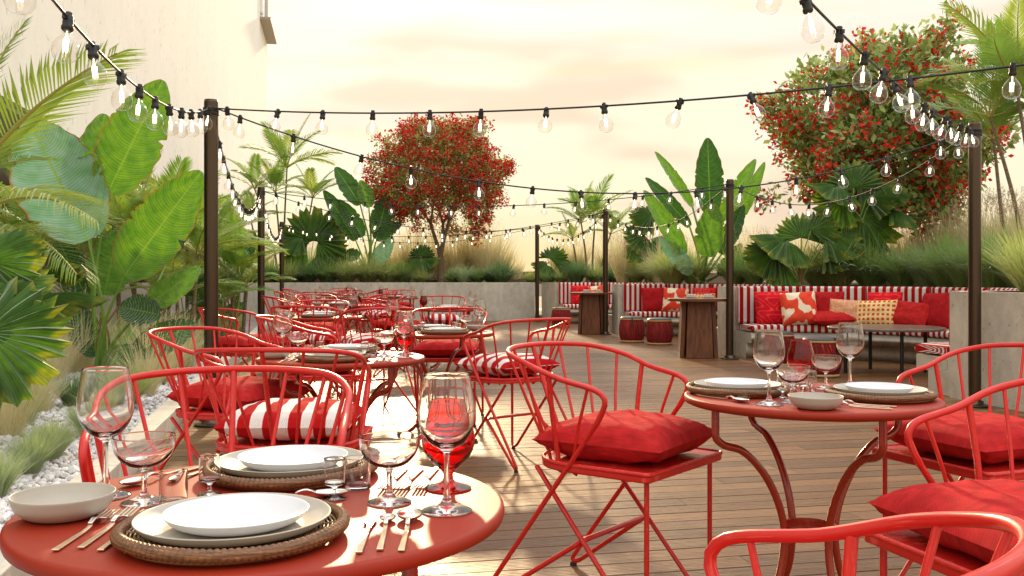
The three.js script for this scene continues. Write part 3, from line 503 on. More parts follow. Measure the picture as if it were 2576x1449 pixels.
function cutlery(kind, at, turn, label, group) {
  const t = thing(kind, label, kind.replace('tea', ''), at, turn, group);
  mesh('handle', handleGeo, CHAMP, t); mesh(kind === 'fork' ? 'tines' : kind === 'knife' ? 'blade' : 'bowl', kind === 'fork' ? forkHead : kind === 'spoon' ? spoonGeo : kind === 'teaspoon' ? teaGeo : knifeHead, STEEL, t); return t;
}
// [across, ahead of the eye, turn, near?, phrase, group tail]
const TABLES = [
  [-.08, 1.66, 0, 2, 'kerb end table', 'round red steel bistro table farthest from the back wall, beside the gravel kerb'],
  [.12, 4.65, 0, 1, 'second kerb table', 'round red steel bistro table, second along the gravel kerb'],
  [1.56, 2.82, 1.02, 2, 'lone table by the benches', 'round red steel bistro table standing alone opposite the curved benches'],
  [.83, 6.64, PI + .25, 1, 'third table', 'round red steel bistro table on the open deck beyond the second table'],
  [.05, 9.5, 0, 0], [1.59, 11.59, PI, 0], [.32, 13.4, .2, 0], [1.5, 18.05, PI, 0], [.37, 17.7, 0, 0], [.41, 21.8, .3, 0],
];
TABLES.forEach(([x, v, rot, near, phrase, tlabel], i) => {
  const far = !near, on = far ? 'a table near the back wall' : 'the ' + phrase, tail = far ? 'tables near the back wall' : phrase;
  const lab = tlabel ?? 'round red steel bistro table near the back wall';
  const t = i ? copyOf(table0, V(x, 0, -v), rot) : table0; t.position.set(x, 0, -v); t.rotation.y = rot; tag(t, lab, 'table', 'red bistro tables');
  const c = Math.cos(rot), s = Math.sin(rot);
  const at = (a, b, y = 0) => V(x + a * c - b * s, TH0 + .0006 + y, -(v + a * s + b * c));
  const put = (name, geo, m, words, cat, a, b, y = 0, turn = 0) => solo(name, geo, m, `${words} on ${on}`, cat, at(a, b, y), rot + turn, `${cat.endsWith('s') ? cat + 'es' : cat + 's'} on the ${tail}`);
  const G = near === 2 ? GLASS : near ? GLASS : THIN, RG = far ? REDTHIN : REDGLASS;
  for (const [a_, b_, n] of [[-.038, -.207, 0], [.033, .226, 1]]) {
    const q = i === 2 ? .2 : 0, a = a_ * Math.cos(q) - b_ * Math.sin(q), b = a_ * Math.sin(q) + b_ * Math.cos(q);
    const ch = thing('woven_charger', `round brown cane charger ${n ? 'across from' : 'next to'} the knife on ${on}`, 'charger', at(a, b), rot + n * 1.3, `cane chargers on the ${tail}`);
    mesh('wound_rim', chargerRim, CANE, ch); mesh('open_rings', chargerRings, CANEPALE, ch); mesh('base', chargerBase, CANEPALE, ch);
    solo('dinner_plate', plateGeo, STONEW, `wide beige dinner plate ${n ? 'across from' : 'next to'} the knife on ${on}`, 'plate', at(a, b, .011), 0, `dinner plates on the ${tail}`);
    solo('side_plate', smallGeo, PORC, `white stacked plate ${n ? 'across from' : 'next to'} the knife on ${on}`, 'plate', at(a + .004, b + .002, .0162), 0, `white plates on the ${tail}`);
  }
  put('serving_bowl', bowlGeo, STONEW, 'small round cream stoneware bowl', 'bowl', -.314, -.03);
  put('wine_glass', wineGeo, G, 'tall clear wine glass beside the bowl', 'wine glass', -.278, .104); put('wine_glass', wineGeo, G, 'tall clear wine glass beside the goblet', 'wine glass', .288, -.12);
  put('coupe_glass', coupeGeo, G, 'wide shallow coupe glass beside the bowl', 'coupe glass', -.204, .04); put('coupe_glass', coupeGeo, G, 'wide shallow coupe glass beside the goblet', 'coupe glass', .201, -.043);
  put('red_goblet', gobletGeo, RG, 'red tinted glass goblet', 'goblet', .313, .045);
  if (far) { put('tumbler', tumblerGeo, G, 'small clear glass tumbler', 'tumbler', .153, .09); return; }
  put('tumbler', tumblerGeo, G, 'small clear tumbler beside the bowl side coupe', 'tumbler', -.153, .013); put('tumbler', tumblerGeo, G, 'small clear tumbler beside the goblet side coupe', 'tumbler', .153, .072);
  put('cordial_glass', cordialGeo, G, 'tiny stemmed cordial glass on the bowl side', 'cordial glass', -.102, .077); put('cordial_glass', cordialGeo, G, 'tiny stemmed cordial glass on the goblet side', 'cordial glass', .111, .002);
  const dir = (a0, b0, a1, b1) => Math.atan2(-(a1 - a0), b1 - b0);               // from handle end to tip
  const lay = (kind, a0, b0, a1, b1, where, y = 0) => cutlery(kind, at((a0 + a1) / 2, (b0 + b1) / 2, y), rot + dir(a0, b0, a1, b1), `slim ${kind} with champagne handle ${where} on ${on}`, `${kind}s ${where}, ${tail}`);
  lay('fork', -.275, -.244, -.240, -.036, 'beside the bowl'); lay('fork', -.243, -.238, -.210, -.03, 'beside the bowl'); lay('fork', -.213, -.255, -.182, -.05, 'beside the bowl');
  lay('knife', .139, -.326, .168, -.146, 'right of the plates'); lay('teaspoon', .168, -.317, .193, -.137, 'right of the plates'); lay('spoon', .196, -.333, .228, -.14, 'right of the plates');
  lay('fork', .252, .225, .202, .05, 'beside the goblet'); lay('fork', .282, .215, .228, .045, 'beside the goblet'); lay('fork', .312, .215, .262, .045, 'beside the goblet');
  lay('spoon', -.03, .028, .085, .022, 'between the two settings'); lay('spoon', -.165, .30, -.235, .205, 'behind the coupe glass'); lay('teaspoon', -.13, .31, -.175, .19, 'behind the coupe glass');
});

// ================================================================ string lights
const ENDS = POLES;
const glassBulb = lathe(smoothPts([[.013, 0], [.014, -.012], [.024, -.026], [.041, -.050], [.0475, -.078], [.041, -.107], [.022, -.1235], [0, -.1255]], 34), 20);
const glassLow = lathe(smoothPts([[.013, 0], [.014, -.012], [.024, -.026], [.041, -.050], [.0475, -.078], [.041, -.107], [.022, -.1235], [0, -.1255]], 12), 12);
const socketGeo = merge([lathe([[0, .070], [.011, .070], [.015, .064], [.013, .057], [.018, .052], [.0195, .03], [.0185, .018], [.022, .014], [.0215, .002], [.016, -.004], [0, -.004]], 12), new THREE.BoxGeometry(.05, .018, .02).translate(0, .045, 0)]);
const filGeo = merge([...[[-.008, 0], [.008, 0], [0, -.008], [0, .008]].map(([x, z]) => new THREE.CylinderGeometry(.003, .003, .05, 5).translate(x, -.062, z)), new THREE.CylinderGeometry(.003, .004, .03, 6).translate(0, -.02, 0)]);
const filLow = merge([new THREE.CylinderGeometry(.0115, .0115, .052, 8).translate(0, -.064, 0)]);
const STR = [
  ['L1', 'L0', .42, 0, .66, 'passing in front of the white building'], ['L1', 'R0', .27, 0, .72, 'crossing above the whole deck in one shallow curve'], ['R1', 'L0', .26, 0, .68, 'passing in front of the large red flowering tree'],
  ['L1', 'R1', .60, 0, 1, 'sagging deeply across the deck between two tall poles'], ['L1', 'L2', .5, 0, 1, 'along the gravel kerb from the strelitzia'], ['L2', 'L3', .5, 0, 1, 'along the gravel kerb to the back wall'],
  ['R1', 'R2', .45, 0, 1, 'above the bay with the stone table'], ['R2', 'R3', .44, 0, 1, 'above the middle bay'], ['R3', 'R4', .42, 0, 1, 'above the bay next to the back wall'],
  ['L2', 'R2', .26, 0, 1, 'crossing the deck from the middle kerb pole'], ['L2', 'R3', .48, 0, 1, 'crossing the deck slantwise from the middle kerb pole'], ['L3', 'R3', .38, 0, 1, 'crossing the deck slantwise from the corner pole'], ['L3', 'R4', .42, 0, 1, 'hanging in front of the back wall planting'],
];
for (const [a, b, sag, t0, t1, where] of STR) {
  const A = V(ENDS[a][0], 2.42, -ENDS[a][1]), B = V(ENDS[b][0], 2.42, -ENDS[b][1]);
  const d0 = B.clone().sub(A).setY(0).normalize(); A.addScaledVector(d0, .055); B.addScaledVector(d0, -.055);
  const f = t => A.clone().lerp(B, t).add(V(0, -4 * sag * t * (1 - t), 0));
  const s = thing('string_lights', `black cable with round filament bulbs ${where}`, 'string lights', A.clone(), 0, 'string lights');
  const pts = []; for (let i = 0; i <= 44; i++) pts.push(f(i / 44).sub(A));
  mesh('cable', polyTube(pts, .0058, 6), BLACK, s);
  const L = A.distanceTo(B), n = Math.round(L / .44), step = [];
  for (let i = 0; i < n; i++) {
    const t = (i + .35 + rr(-.13, .13)) / n; if (t > t1) continue;
    const q = f(t), e = V(-q.x, EYE - q.y, -q.z), D = q.length(), low = D > 9.5;
    const bulb = mesh('bulb', low ? glassLow : glassBulb, THIN, s); bulb.position.copy(q.sub(A)).add(V(0, -.045, 0)); bulb.rotation.set(rr(-.3, .3), rr(0, 6.3), rr(-.3, .3)); bulb.scale.setScalar(.92);
    mesh('socket', socketGeo, BLACK, bulb); mesh('filament', low ? filLow : filGeo, GLOW, bulb);
  }
}

// ================================================================ planting
const leafMat = (o) => mat({ roughness: 1, transmission: .38, thickness: 0, clearcoat: .35, clearcoatRoughness: .38, side: THREE.DoubleSide, ...o });
// strelitzia leaf: u runs across (0.5 = midrib), v from stalk to tip
const leafTex = (base, alt) => tex(256, 512, (u, v) => {
  const d = Math.abs(u - .5) * 2, vein = .5 + .5 * Math.sin((v * 46 - d * d * 5 + .35 * N(v * 9, u * 4)) * 6.2832), big = Math.pow(.5 + .5 * Math.sin((v * 15 - d * d * 2 + .3 * N(v * 5, 2)) * 6.2832), 14);
  const n = fbm(u * 5, v * 8, 3, 3), t = clamp(.5 + n * 1.4); let c = base.map((q, i) => mix(q, alt[i], t) * (.90 + .13 * vein));
  const mid = 1 - smooth(.015, .045, d); c = c.map((q, i) => mix(q, [.52, .66, .22][i], Math.max(mid * .8, big * .22)));
  const edge = smooth(.95, .99, d + .05 * N(v * 26, u > .5 ? 3 : 9) + .02 * N(v * 90, u > .5 ? 5 : 1)); return c.map((q, i) => mix(q, [.66, .42, .14][i], edge * .9));
});
const tLeafA = leafTex([.46, .65, .09], [.31, .53, .07]), tLeafB = leafTex([.22, .42, .07], [.16, .35, .07]), tLeafC = leafTex([.58, .73, .64], [.44, .66, .44]);
const tLeafBump = tex(128, 512, (u, v) => { const d = Math.abs(u - .5) * 2; return .5 + .35 * Math.sin((v * 15 - d * d * 2 + .3 * N(v * 5, 2)) * 6.2832) + .1 * Math.sin(v * 290); }, false);
const LA = leafMat({ map: tLeafA, bumpMap: tLeafBump, bumpScale: .014, transmission: .5 }), LB = leafMat({ map: tLeafB, bumpMap: tLeafBump, bumpScale: .012 }), LC = leafMat({ map: tLeafC, bumpMap: tLeafBump, bumpScale: .008, transmission: .2 });
const STALK = mat({ color: S(.16, .30, .035), roughness: .5 }), STALKD = mat({ color: S(.20, .11, .05), roughness: .8 });
// a blade that starts at its stalk's top, follows dir and droops; nrm is the side its upper face looks to
function bladeGeo(L, W, droop, fold, s) {                                      // local: along +y, upper face toward +z
  const nv = 64, nu = 12, cuts = [-1, 1].flatMap(sd => [0, 1, 2].map(q => [sd, .18 + .7 * Math.abs(N(s * 1.7 + q * 3.3, sd * 2.1, 4.4)) * 1.6, .10 + .5 * Math.abs(N(s + q * 5.1, sd, 9))]));
  return grid(nu, nv, (a, b) => {
    let u = 2 * a - 1, w = W / 2 * Math.pow(Math.sin(PI * Math.pow(b * .97 + .022, .78)), .62) * (1 + .03 * Math.sin(b * 40 + s) * Math.abs(u));
    for (const [sd, cb, dp] of cuts) if (sd * u > 0) w *= 1 - dp * Math.exp(-Math.pow((b - cb) / .011, 2)) * Math.pow(Math.abs(u), 2); const t = b * L, bend = droop * b * b * L, ang = droop * b * 1.25, z0 = -bend * .8;
    const cup = fold * Math.pow(Math.abs(u), 1.4) * w + .02 * L * .3 * N(b * 4 + s, u * 1.5, s) + .006 * Math.sin(b * 52 + Math.abs(u) * 3) * Math.abs(u);
    return [u * w * Math.cos(fold * .6), t * Math.cos(ang * .55) + cup * Math.sin(ang), z0 + cup * Math.cos(ang)];
  });
}
const up0 = V(0, 1, 0);
function aim(o, dir, face) {                                                     // local +y -> dir, local +z -> as near face as can be
  const y = dir.clone().normalize(), z = face.clone().addScaledVector(y, -face.dot(y)).normalize(), x = y.clone().cross(z);
  o.quaternion.setFromRotationMatrix(new THREE.Matrix4().makeBasis(x, y, z));
}
// leaves: [px of blade foot, py, px of tip, py, width px, facing (0 toward eye .. 1 edge-on), material, droop]; all at distance D +/- spread
function strelitzia(label, px, D, y0, leaves, group) {
  const root = place(px, D, y0), o = thing('strelitzia_plant', label, 'plant', root, 0, group);
  const toEye = V(-root.x, 0, -root.z).normalize(), side = V(CT, 0, ST);
  leaves.forEach(([fx, fy, tx, ty, w, turn, m, droop = .18, dd = 0], i) => {
    const d = D + dd, a = place(fx, d, hgt(fy, d)).sub(root), b = place(tx, d + droop * .4, hgt(ty, d)).sub(root);
    const dir = b.clone().sub(a), L = dir.length() * (1 + droop * .12), face = toEye.clone().applyAxisAngle(up0, turn).add(V(0, .25, 0));
    const leaf = mesh('leaf', bladeGeo(L, w * d / 2400, droop, .28, i * 3.7 + px), m, o); leaf.position.copy(a); aim(leaf, dir, face);
    const base = V(rr(-.06, .06), 0, rr(-.06, .06)), inv = leaf.quaternion.clone().invert();
    const mid = base.clone().lerp(a, .55).add(V(0, .04 * a.y, 0)).addScaledVector(dir.clone().normalize(), -.12 * a.length());
    const q = new THREE.CatmullRomCurve3([base, mid, a]).getPoints(12).map(p => p.sub(a).applyQuaternion(inv)); // stalk drawn in the leaf's own axes
    mesh('leaf_stalk', polyTube(q, t => mix(.028, .011, t) * clamp(D / 11, .8, 1.5), 8), STALK, leaf);
  });
  for (let k = 0; k < 3; k++) mesh('dry_sheath', tube([[rr(-.05, .05), 0, rr(-.05, .05)], [rr(-.12, .12), .4, rr(-.1, .1)], [rr(-.2, .2), rr(.6, .95), rr(-.15, .15)]], .012, 8, 5), STALKD, o);
  return o;
}
// feathery palm frond, local: starts at the origin, runs along +y, droops to -z
function frondGeo(L, n, ll, droop, s, wid = .012) {
  const pos = [], uv = []; const tri = (a, b, c) => pos.push(a.x, a.y, a.z, b.x, b.y, b.z, c.x, c.y, c.z);
  const at = t => V(.03 * L * Math.sin(t * 3 + s), L * t * (1 - .22 * droop * t), -L * droop * .55 * t * t), rach = []; for (let i = 0; i <= 12; i++) rach.push(at(i / 12));
  for (let i = 0; i < n; i++) for (const sd of [-1, 1]) {
    const t = .16 + .84 * (i + .5 + .3 * N(i * 1.3, s, sd)) / n, p = at(clamp(t)), q = at(clamp(t + .02)).sub(at(clamp(t - .02))).normalize();
    const k = Math.pow(Math.sin(PI * (.14 + .80 * t)), .7), l = ll * k * (1 + .18 * N(i, s + sd * 5)), lift = .28 + .25 * N(i * .8, s, sd);
    const d = V(sd * (.78 - .25 * t), 0, lift).addScaledVector(q, .62 + .35 * t).normalize(), sg = q.clone().cross(d).normalize(), w = wid * (.7 + .5 * k) / 1;
    const m1 = p.clone().addScaledVector(d, l * .5).addScaledVector(V(0, 0, -1), l * .05), e = p.clone().addScaledVector(d, l).addScaledVector(V(0, -.2, -1), l * .22 * (1 + droop * .5)), wd = d.clone().cross(V(0, 0, 1)).normalize().multiplyScalar(w);
    const a1 = m1.clone().add(wd), b1 = m1.clone().sub(wd); const c0 = p.clone().addScaledVector(wd, .4), c1 = p.clone().addScaledVector(wd, -.4);
    tri(c0, c1, a1); tri(a1, c1, b1); tri(a1, b1, e);
  }
  const g = new THREE.BufferGeometry(); g.setAttribute('position', new THREE.Float32BufferAttribute(pos, 3)); g.computeVertexNormals();
  return [g, polyTube(rach, t => mix(.011, .003, t) * clamp(L, .5, 1.4), 5)];
}
const PALM = [S(.30, .44, .05), S(.21, .37, .05), S(.38, .48, .07)].map(c => leafMat({ color: c, transmission: .42 }));
const RACH = mat({ color: S(.42, .40, .08), roughness: .6 }), TRUNK = mat({ color: S(.30, .26, .20), roughness: .9, map: tex(32, 256, (u, v) => { const r = (v * 12) % 1, a = .62 + .25 * smooth(0, .15, r) + .15 * N(u * 5, v * 60); return [a, a * .93, a * .84]; }) });
const FRN = []; for (let i = 0; i < 3; i++) FRN.push(frondGeo(1, 46, .30, .35 + i * .2, i * 1.9, .0048));
const FR = []; for (let i = 0; i < 6; i++) FR.push(frondGeo(1, 30 + (i % 3) * 3, .30, .25 + i * .13, i * 2.7, .0085));
// canes: [px foot, px top, py top, lean ahead, fronds, frond length]
function arecaPalm(label, D, y0, canes, group, name = 'areca_palm', cat = 'palm') {
  const root = place(canes[0][0], D, y0), o = thing(name, label, cat, root, 0, group);
  canes.forEach(([p0, p1, py, dd, nf, len, up = .75], ci) => {
    const a = place(p0, D + dd * .4, y0).sub(root), b = place(p1, D + dd, hgt(py, D)).sub(root);
    const mid = a.clone().lerp(b, .5).add(V((b.x - a.x) * -.18, 0, 0));
    mesh('cane', uvScale(polyTube(new THREE.CatmullRomCurve3([a, mid, b]).getPoints(10), t => mix(.034, .02, t), 7), 1, .18), TRUNK, o);
    for (let k = 0; k < nf; k++) {
      const az = ci * 1.1 + k * 2.4 + rr(-.3, .3), el = mix(1.35, .35, Math.pow(k / nf, up)) + rr(-.1, .1), gi = FR[(k + ci * 2) % 6], s = len * rr(.85, 1.12);
      const dir = V(Math.cos(az) * Math.cos(el), Math.sin(el), Math.sin(az) * Math.cos(el)), fr = mesh('frond', gi[0], PALM[(k + ci) % 3], o); fr.position.copy(b); aim(fr, dir, V(-Math.cos(az) * Math.sin(el), Math.cos(el), -Math.sin(az) * Math.sin(el)).addScaledVector(V(Math.sin(az), 0, -Math.cos(az)), rr(-.3, .3))); fr.scale.setScalar(s);
      mesh('frond_stem', gi[1], RACH, fr);
    }
  });
  return o;
}
// single fronds given by where they start and end
function frondPalm(label, D, y0, px, list, group) {
  const root = place(px, D, y0), o = thing('areca_palm', label, 'palm', root, 0, group);
  mesh('cane', uvScale(tube([[0, 0, 0], [.02, 1, .03], [0, 2.1, 0]], .035, 12, 8), 1, 3), TRUNK, o);
  list.forEach(([ax, ay, bx, by, d0, d1, k = 0], i) => {
    const dr = .35 + k * .2, a = place(ax, d0, hgt(ay, d0)).sub(root), b = place(bx, d1, hgt(by, d1)).sub(root), ch = b.clone().sub(a), len = ch.length(); ch.normalize();
    const n = up0.clone().addScaledVector(ch, -ch.y).normalize(), be = Math.atan2(.55 * dr, 1 - .22 * dr), dir = ch.clone().multiplyScalar(Math.cos(be)).addScaledVector(n, Math.sin(be)), z = n.clone().multiplyScalar(Math.cos(be)).addScaledVector(ch, -Math.sin(be));
    const f = mesh('frond', FRN[k][0], PALM[i % 3], o); f.position.copy(a); aim(f, dir, z); f.scale.setScalar(len / Math.hypot(.55 * dr, 1 - .22 * dr)); mesh('frond_stem', FRN[k][1], RACH, f);
  });
}
// fan palm leaf: pleated disc with a toothed edge, local: centre at the origin, opens toward +y, upper face +z
function fanGeo(R, span, s) {
  const n = 36, pos = [], idx = [], uv = [];
  for (let i = 0; i <= n; i++) {
    const a = -span / 2 + span * i / n + PI / 2, pl = i % 2, rim = R * (1 - .06 * Math.abs(i / n - .5) * 2) * (1 + .10 * N(i * .9, s)) * (pl ? 1.0 : [.9, .74, .88, .8][(i >> 1) % 4]);
    for (let k = 0; k <= 6; k++) { const r = rim * k / 6, t = k / 6; pos.push(Math.cos(a) * r, Math.sin(a) * r * (1 - .05 * t), (pl ? .03 : -.03) * R * Math.min(1, t * 1.6) * 1.1 - .22 * R * t * t * Math.abs(Math.cos(a)) - .10 * R * t * t + .07 * R * N(a * 1.2 + s, t * 2)); uv.push(i / n, t); }
    if (i < n) for (let k = 0; k < 6; k++) { const A = i * 7 + k, B = A + 7; idx.push(A, B, A + 1, B, B + 1, A + 1); }
  }
  let g = new THREE.BufferGeometry(); g.setAttribute('position', new THREE.Float32BufferAttribute(pos, 3)); g.setAttribute('uv', new THREE.Float32BufferAttribute(uv, 2)); g.setIndex(idx); g = g.toNonIndexed(); g.computeVertexNormals(); return g;
}
const tFan = tex(512, 64, (u, v) => { const l = .5 + .5 * Math.sin(u * 6.2832 * 80), n = fbm(u * 14, v * 3, 2, 3), e = smooth(.8, 1, v + n * .5); const a = .84 + .16 * l + .3 * n; return [mix(.33, .60, e) * a, mix(.53, .64, e) * a, mix(.06, .10, e) * a]; });
const FAN = leafMat({ map: tFan, transmission: .45 }), FAND = leafMat({ map: tFan, color: S(.58, .60, .34), transmission: .22 });
const FG = [fanGeo(1, 3.7, 1), fanGeo(1, 4.4, 4), fanGeo(1, 3.1, 8)];
// leaves: [px of leaf centre, py, radius px, heading of the opening (deg, 90 = up), tilt (0 faces the eye, 1 faces up), dark?]
function fanPalm(label, px, D, y0, leaves, group) {
  const root = place(px, D, y0), o = thing('fan_palm', label, 'palm', root, 0, group), toEye = V(-root.x, 0, -root.z).normalize(), side = V(CT, 0, ST);
  leaves.forEach(([lx, ly, r, hd, tilt, dark, dd = 0], i) => {
    const d = D + dd, p = place(lx, d, hgt(ly, d)).sub(root), h = hd * PI / 180, face = toEye.clone().multiplyScalar(1 - tilt).addScaledVector(up0, tilt * 1.1).add(side.clone().multiplyScalar(rr(-.2, .2))).normalize();
    const dir = side.clone().multiplyScalar(Math.cos(h)).addScaledVector(up0, Math.sin(h) * (1 - tilt * .6)).addScaledVector(toEye, tilt * .6 * (i % 2 ? 1 : -.6));
    const leaf = mesh('leaf', FG[i % 3], dark ? FAND : FAN, o); leaf.position.copy(p); aim(leaf, dir, face); const sc = r * d / 2400; leaf.scale.setScalar(sc);
    const inv = leaf.quaternion.clone().invert(), b = V(rr(-.04, .04), .05, rr(-.04, .04));
    mesh('leaf_stalk', polyTube(new THREE.CatmullRomCurve3([b, b.clone().lerp(p, .5).add(V(0, .1 * p.length(), 0)), p]).getPoints(9).map(q => q.sub(p).applyQuaternion(inv).divideScalar(sc)), .009 / sc, 6), STALK, leaf);
  });
  mesh('stem', tube([[0, 0, 0], [.01, .15, 0], [0, .32, .01]], .035, 6, 8), STALKD, o);
  return o;
}
// ---- grass clumps
const GR = { green: leafMat({ color: S(.28, .42, .10), transmission: .45, clearcoat: 0 }), dark: leafMat({ color: S(.16, .28, .09), transmission: .42, clearcoat: 0 }), olive: leafMat({ color: S(.44, .50, .15), transmission: .48, clearcoat: 0 }), straw: leafMat({ color: S(.74, .66, .37), transmission: .4, clearcoat: 0 }), blue: leafMat({ color: S(.40, .50, .24), transmission: .45, clearcoat: 0 }), pink: leafMat({ color: S(.66, .50, .36), transmission: .4, clearcoat: 0 }) };
function grassGeo(n, len, spread, arc, w, s) {
  const pos = []; let sd = s * 977 + 13; const q = () => { sd = (sd * 1664525 + 1013904223) >>> 0; return sd / 4294967296; };
  for (let i = 0; i < n; i++) {
    const az = q() * 6.2832, out = Math.pow(q(), .6) * spread, l = len * (.55 + .5 * q()), rb = .16 * len * Math.sqrt(q()), dx = Math.cos(az), dz = Math.sin(az), tw = (q() - .5) * 1.2, sx = -Math.sin(az + tw) * w, sz = Math.cos(az + tw) * w;
    const pt = t => { const o = rb + l * out * (t * .75 + t * t * .35), y = l * (t - arc * out * t * t * .72); return [dx * o, y, dz * o]; };
    const a = pt(0), b = pt(.34), c = pt(.68), e = pt(1);
    const qd = (p, k0, r, k1) => pos.push(p[0] - sx * k0, p[1], p[2] - sz * k0, p[0] + sx * k0, p[1], p[2] + sz * k0, r[0] + sx * k1, r[1], r[2] + sz * k1, p[0] - sx * k0, p[1], p[2] - sz * k0, r[0] + sx * k1, r[1], r[2] + sz * k1, r[0] - sx * k1, r[1], r[2] - sz * k1);
    qd(a, .8, b, 1); qd(b, 1, c, .75); pos.push(c[0] - sx * .75, c[1], c[2] - sz * .75, c[0] + sx * .75, c[1], c[2] + sz * .75, ...e);
  }
  const g = new THREE.BufferGeometry(); g.setAttribute('position', new THREE.Float32BufferAttribute(pos, 3)); g.computeVertexNormals(); return g;
}
const GG = { mound: [1, 2, 3].map(s => [grassGeo(620, 1, .95, 1.0, .0095, s), grassGeo(230, 1.06, .9, .9, .0075, s + 31)]), tuft: [1, 2, 3].map(s => [grassGeo(480, 1, .8, .55, .0068, s + 5), grassGeo(190, 1.08, .75, .45, .006, s + 41)]), airy: [1, 2, 3].map(s => [grassGeo(200, 1, .75, .45, .0042, s + 60), grassGeo(110, 1.08, .6, .35, .0036, s + 71)]), feather: [1, 2, 3].map(s => [grassGeo(430, 1, .42, .28, .0048, s + 9), grassGeo(170, 1.05, .5, .35, .004, s + 51)]) };
const plumeGeo = [1, 2, 3].map(s => { const pos = []; let sd = s * 71; const q = () => { sd = (sd * 1664525 + 1013904223) >>> 0; return sd / 4294967296; }; for (let i = 0; i < 70; i++) { const az = q() * 6.28, o = q() * .42, y0 = .72 + q() * .3; for (let k = 0; k < 9; k++) { const t = k / 9, x = Math.cos(az) * o * (y0 + t * .2), z = Math.sin(az) * o * (y0 + t * .2), y = y0 + t * .16, a = q() * 6.28, l = .03 * (1 - t * .5); pos.push(x, y, z, x + Math.cos(a) * l, y + .03, z + Math.sin(a) * l, x + .0035, y + .012, z + .0035); } } const g = new THREE.BufferGeometry(); g.setAttribute('position', new THREE.Float32BufferAttribute(pos, 3)); g.computeVertexNormals(); return g; });
let gi = 0;
function grass(kind, m, pos, s, label, group, plume) {
  const o = thing('grass_clump', label, 'grass', pos, rr(0, 6.3), group); const k = gi++ % 3;
  for (const [g, mm] of [[GG[kind][k][0], m], [GG[kind][k][1], m]]) { const b = mesh('blades', g, GR[mm], o); b.userData.kind = 'stuff'; b.scale.set(s, s * rr(.92, 1.08), s); }
  if (plume) { const p = mesh('plumes', plumeGeo[k], GR[plume], o); p.userData.kind = 'stuff'; p.scale.set(s, s * 1.02, s); }
  return o;
}
// ---- flowering trees
function tree(label, px, D, y0, crown, opt) {
  const root = place(px, D, y0), o = thing('flowering_tree', label, 'tree', root, 0, 'red flowering trees');
  const bark = mat({ color: S(.26, .19, .12), roughness: .95, map: tPlas, bumpMap: tConcB, bumpScale: .01 }), limbs = [];
  const side = V(CT, 0, ST), ahead = V(ST, 0, -CT), P = (u, y, w) => side.clone().multiplyScalar(u).addScaledVector(ahead, w).add(V(0, y, 0));
  const tips = [];
  const grow = (a, d, l, r, depth) => {
    const e = a.clone().addScaledVector(d, l), m = a.clone().lerp(e, .5).add(V(rr(-.05, .05) * l, 0, rr(-.05, .05) * l));
    limbs.push(polyTube(new THREE.CatmullRomCurve3([a, m, e]).getPoints(5), t => mix(r, r * .62, t), 6)); tips.push(e);
    if (depth > 0) { const n = depth > 2 ? 3 : 3; for (let i = 0; i < n; i++) { const az = rr(0, 6.3), k = rr(.35, .75); const nd = d.clone().add(V(Math.cos(az) * k, rr(-.05, .35), Math.sin(az) * k)).normalize(); grow(e, nd, l * rr(.62, .82), r * .58, depth - 1); } }
  };
  const tk = opt.trunk;
  mesh('trunk', polyTube(new THREE.CatmullRomCurve3([V(0, 0, 0), V(.02, tk * .5, 0), V(0, tk, .02)]).getPoints(8), t => mix(opt.r, opt.r * .8, t), 10), bark, o);
  for (const [u, w] of [[-.28, .1], [.22, -.12], [.05, .25]]) grow(V(0, tk * .96, 0), P(u, .9, w).normalize(), opt.limb, opt.r * .62, opt.depth);
  mesh('branches', limbs, bark, o);
  // clumps of leaves and blossom spread through the crown
  const leaf = [], leaf2 = [], petal = [], tri = (A, a, b, c) => A.push(a.x, a.y, a.z, b.x, b.y, b.z, c.x, c.y, c.z);
  const clumps = []; while (clumps.length < opt.clumps) { const u = rr(-1, 1), y = rr(-1, 1), w = rr(-1, 1); const c = crown(u, y, w); if (c && (c[3] ?? 1) > rnd() * .9) clumps.push(P(c[0], c[1] - y0, c[2])); }
  const dirR = () => { const z = rr(-1, 1), a = rr(0, 6.3), k = Math.sqrt(1 - z * z); return V(k * Math.cos(a), z, k * Math.sin(a)); };
  const quad = (A, p, d, n, l, w) => { const s = d.clone().cross(n).normalize().multiplyScalar(w), m = p.clone().addScaledVector(d, l * .5).addScaledVector(n, l * .06), e = p.clone().addScaledVector(d, l), a = m.clone().add(s), b = m.clone().sub(s); tri(A, p, a, m); tri(A, p, m, b); tri(A, a, e, m); tri(A, m, e, b); };
  for (const c of clumps) {
    const fl = rnd() < opt.bloom, n = opt.perClump, out = c.clone().sub(P(0, opt.mid - y0, 0)).normalize();
    for (let i = 0; i < n; i++) { const p = c.clone().addScaledVector(dirR(), opt.size * rr(.2, 1)), d = dirR().addScaledVector(out, .6).add(V(0, .1, 0)).normalize(), nn = dirR().addScaledVector(up0, 1.1).normalize(), l = opt.leaf * rr(.7, 1.2); quad(rnd() < .52 ? leaf : leaf2, p, d, nn, l, l * .26); }
    if (fl) for (let i = 0; i < opt.petals; i++) { const p = c.clone().addScaledVector(out, opt.size * .5).addScaledVector(dirR(), opt.size * rr(.15, .8)), d = dirR().addScaledVector(out, .5).normalize(), l = opt.petal * rr(.7, 1.2); quad(petal, p, d, dirR(), l, l * .34); }
  }
  const put = (name, A, m) => { const g = new THREE.BufferGeometry(); g.setAttribute('position', new THREE.Float32BufferAttribute(A, 3)); g.computeVertexNormals(); const q = mesh(name, g, m, o); q.userData.kind = 'stuff'; };
  put('crown', leaf, leafMat({ color: opt.green, transmission: .3 })); put('crown', leaf2, leafMat({ color: opt.green2, transmission: .4 })); put('blossom', petal, leafMat({ color: opt.red, transmission: .2, clearcoat: 0 }));
  return o;
}

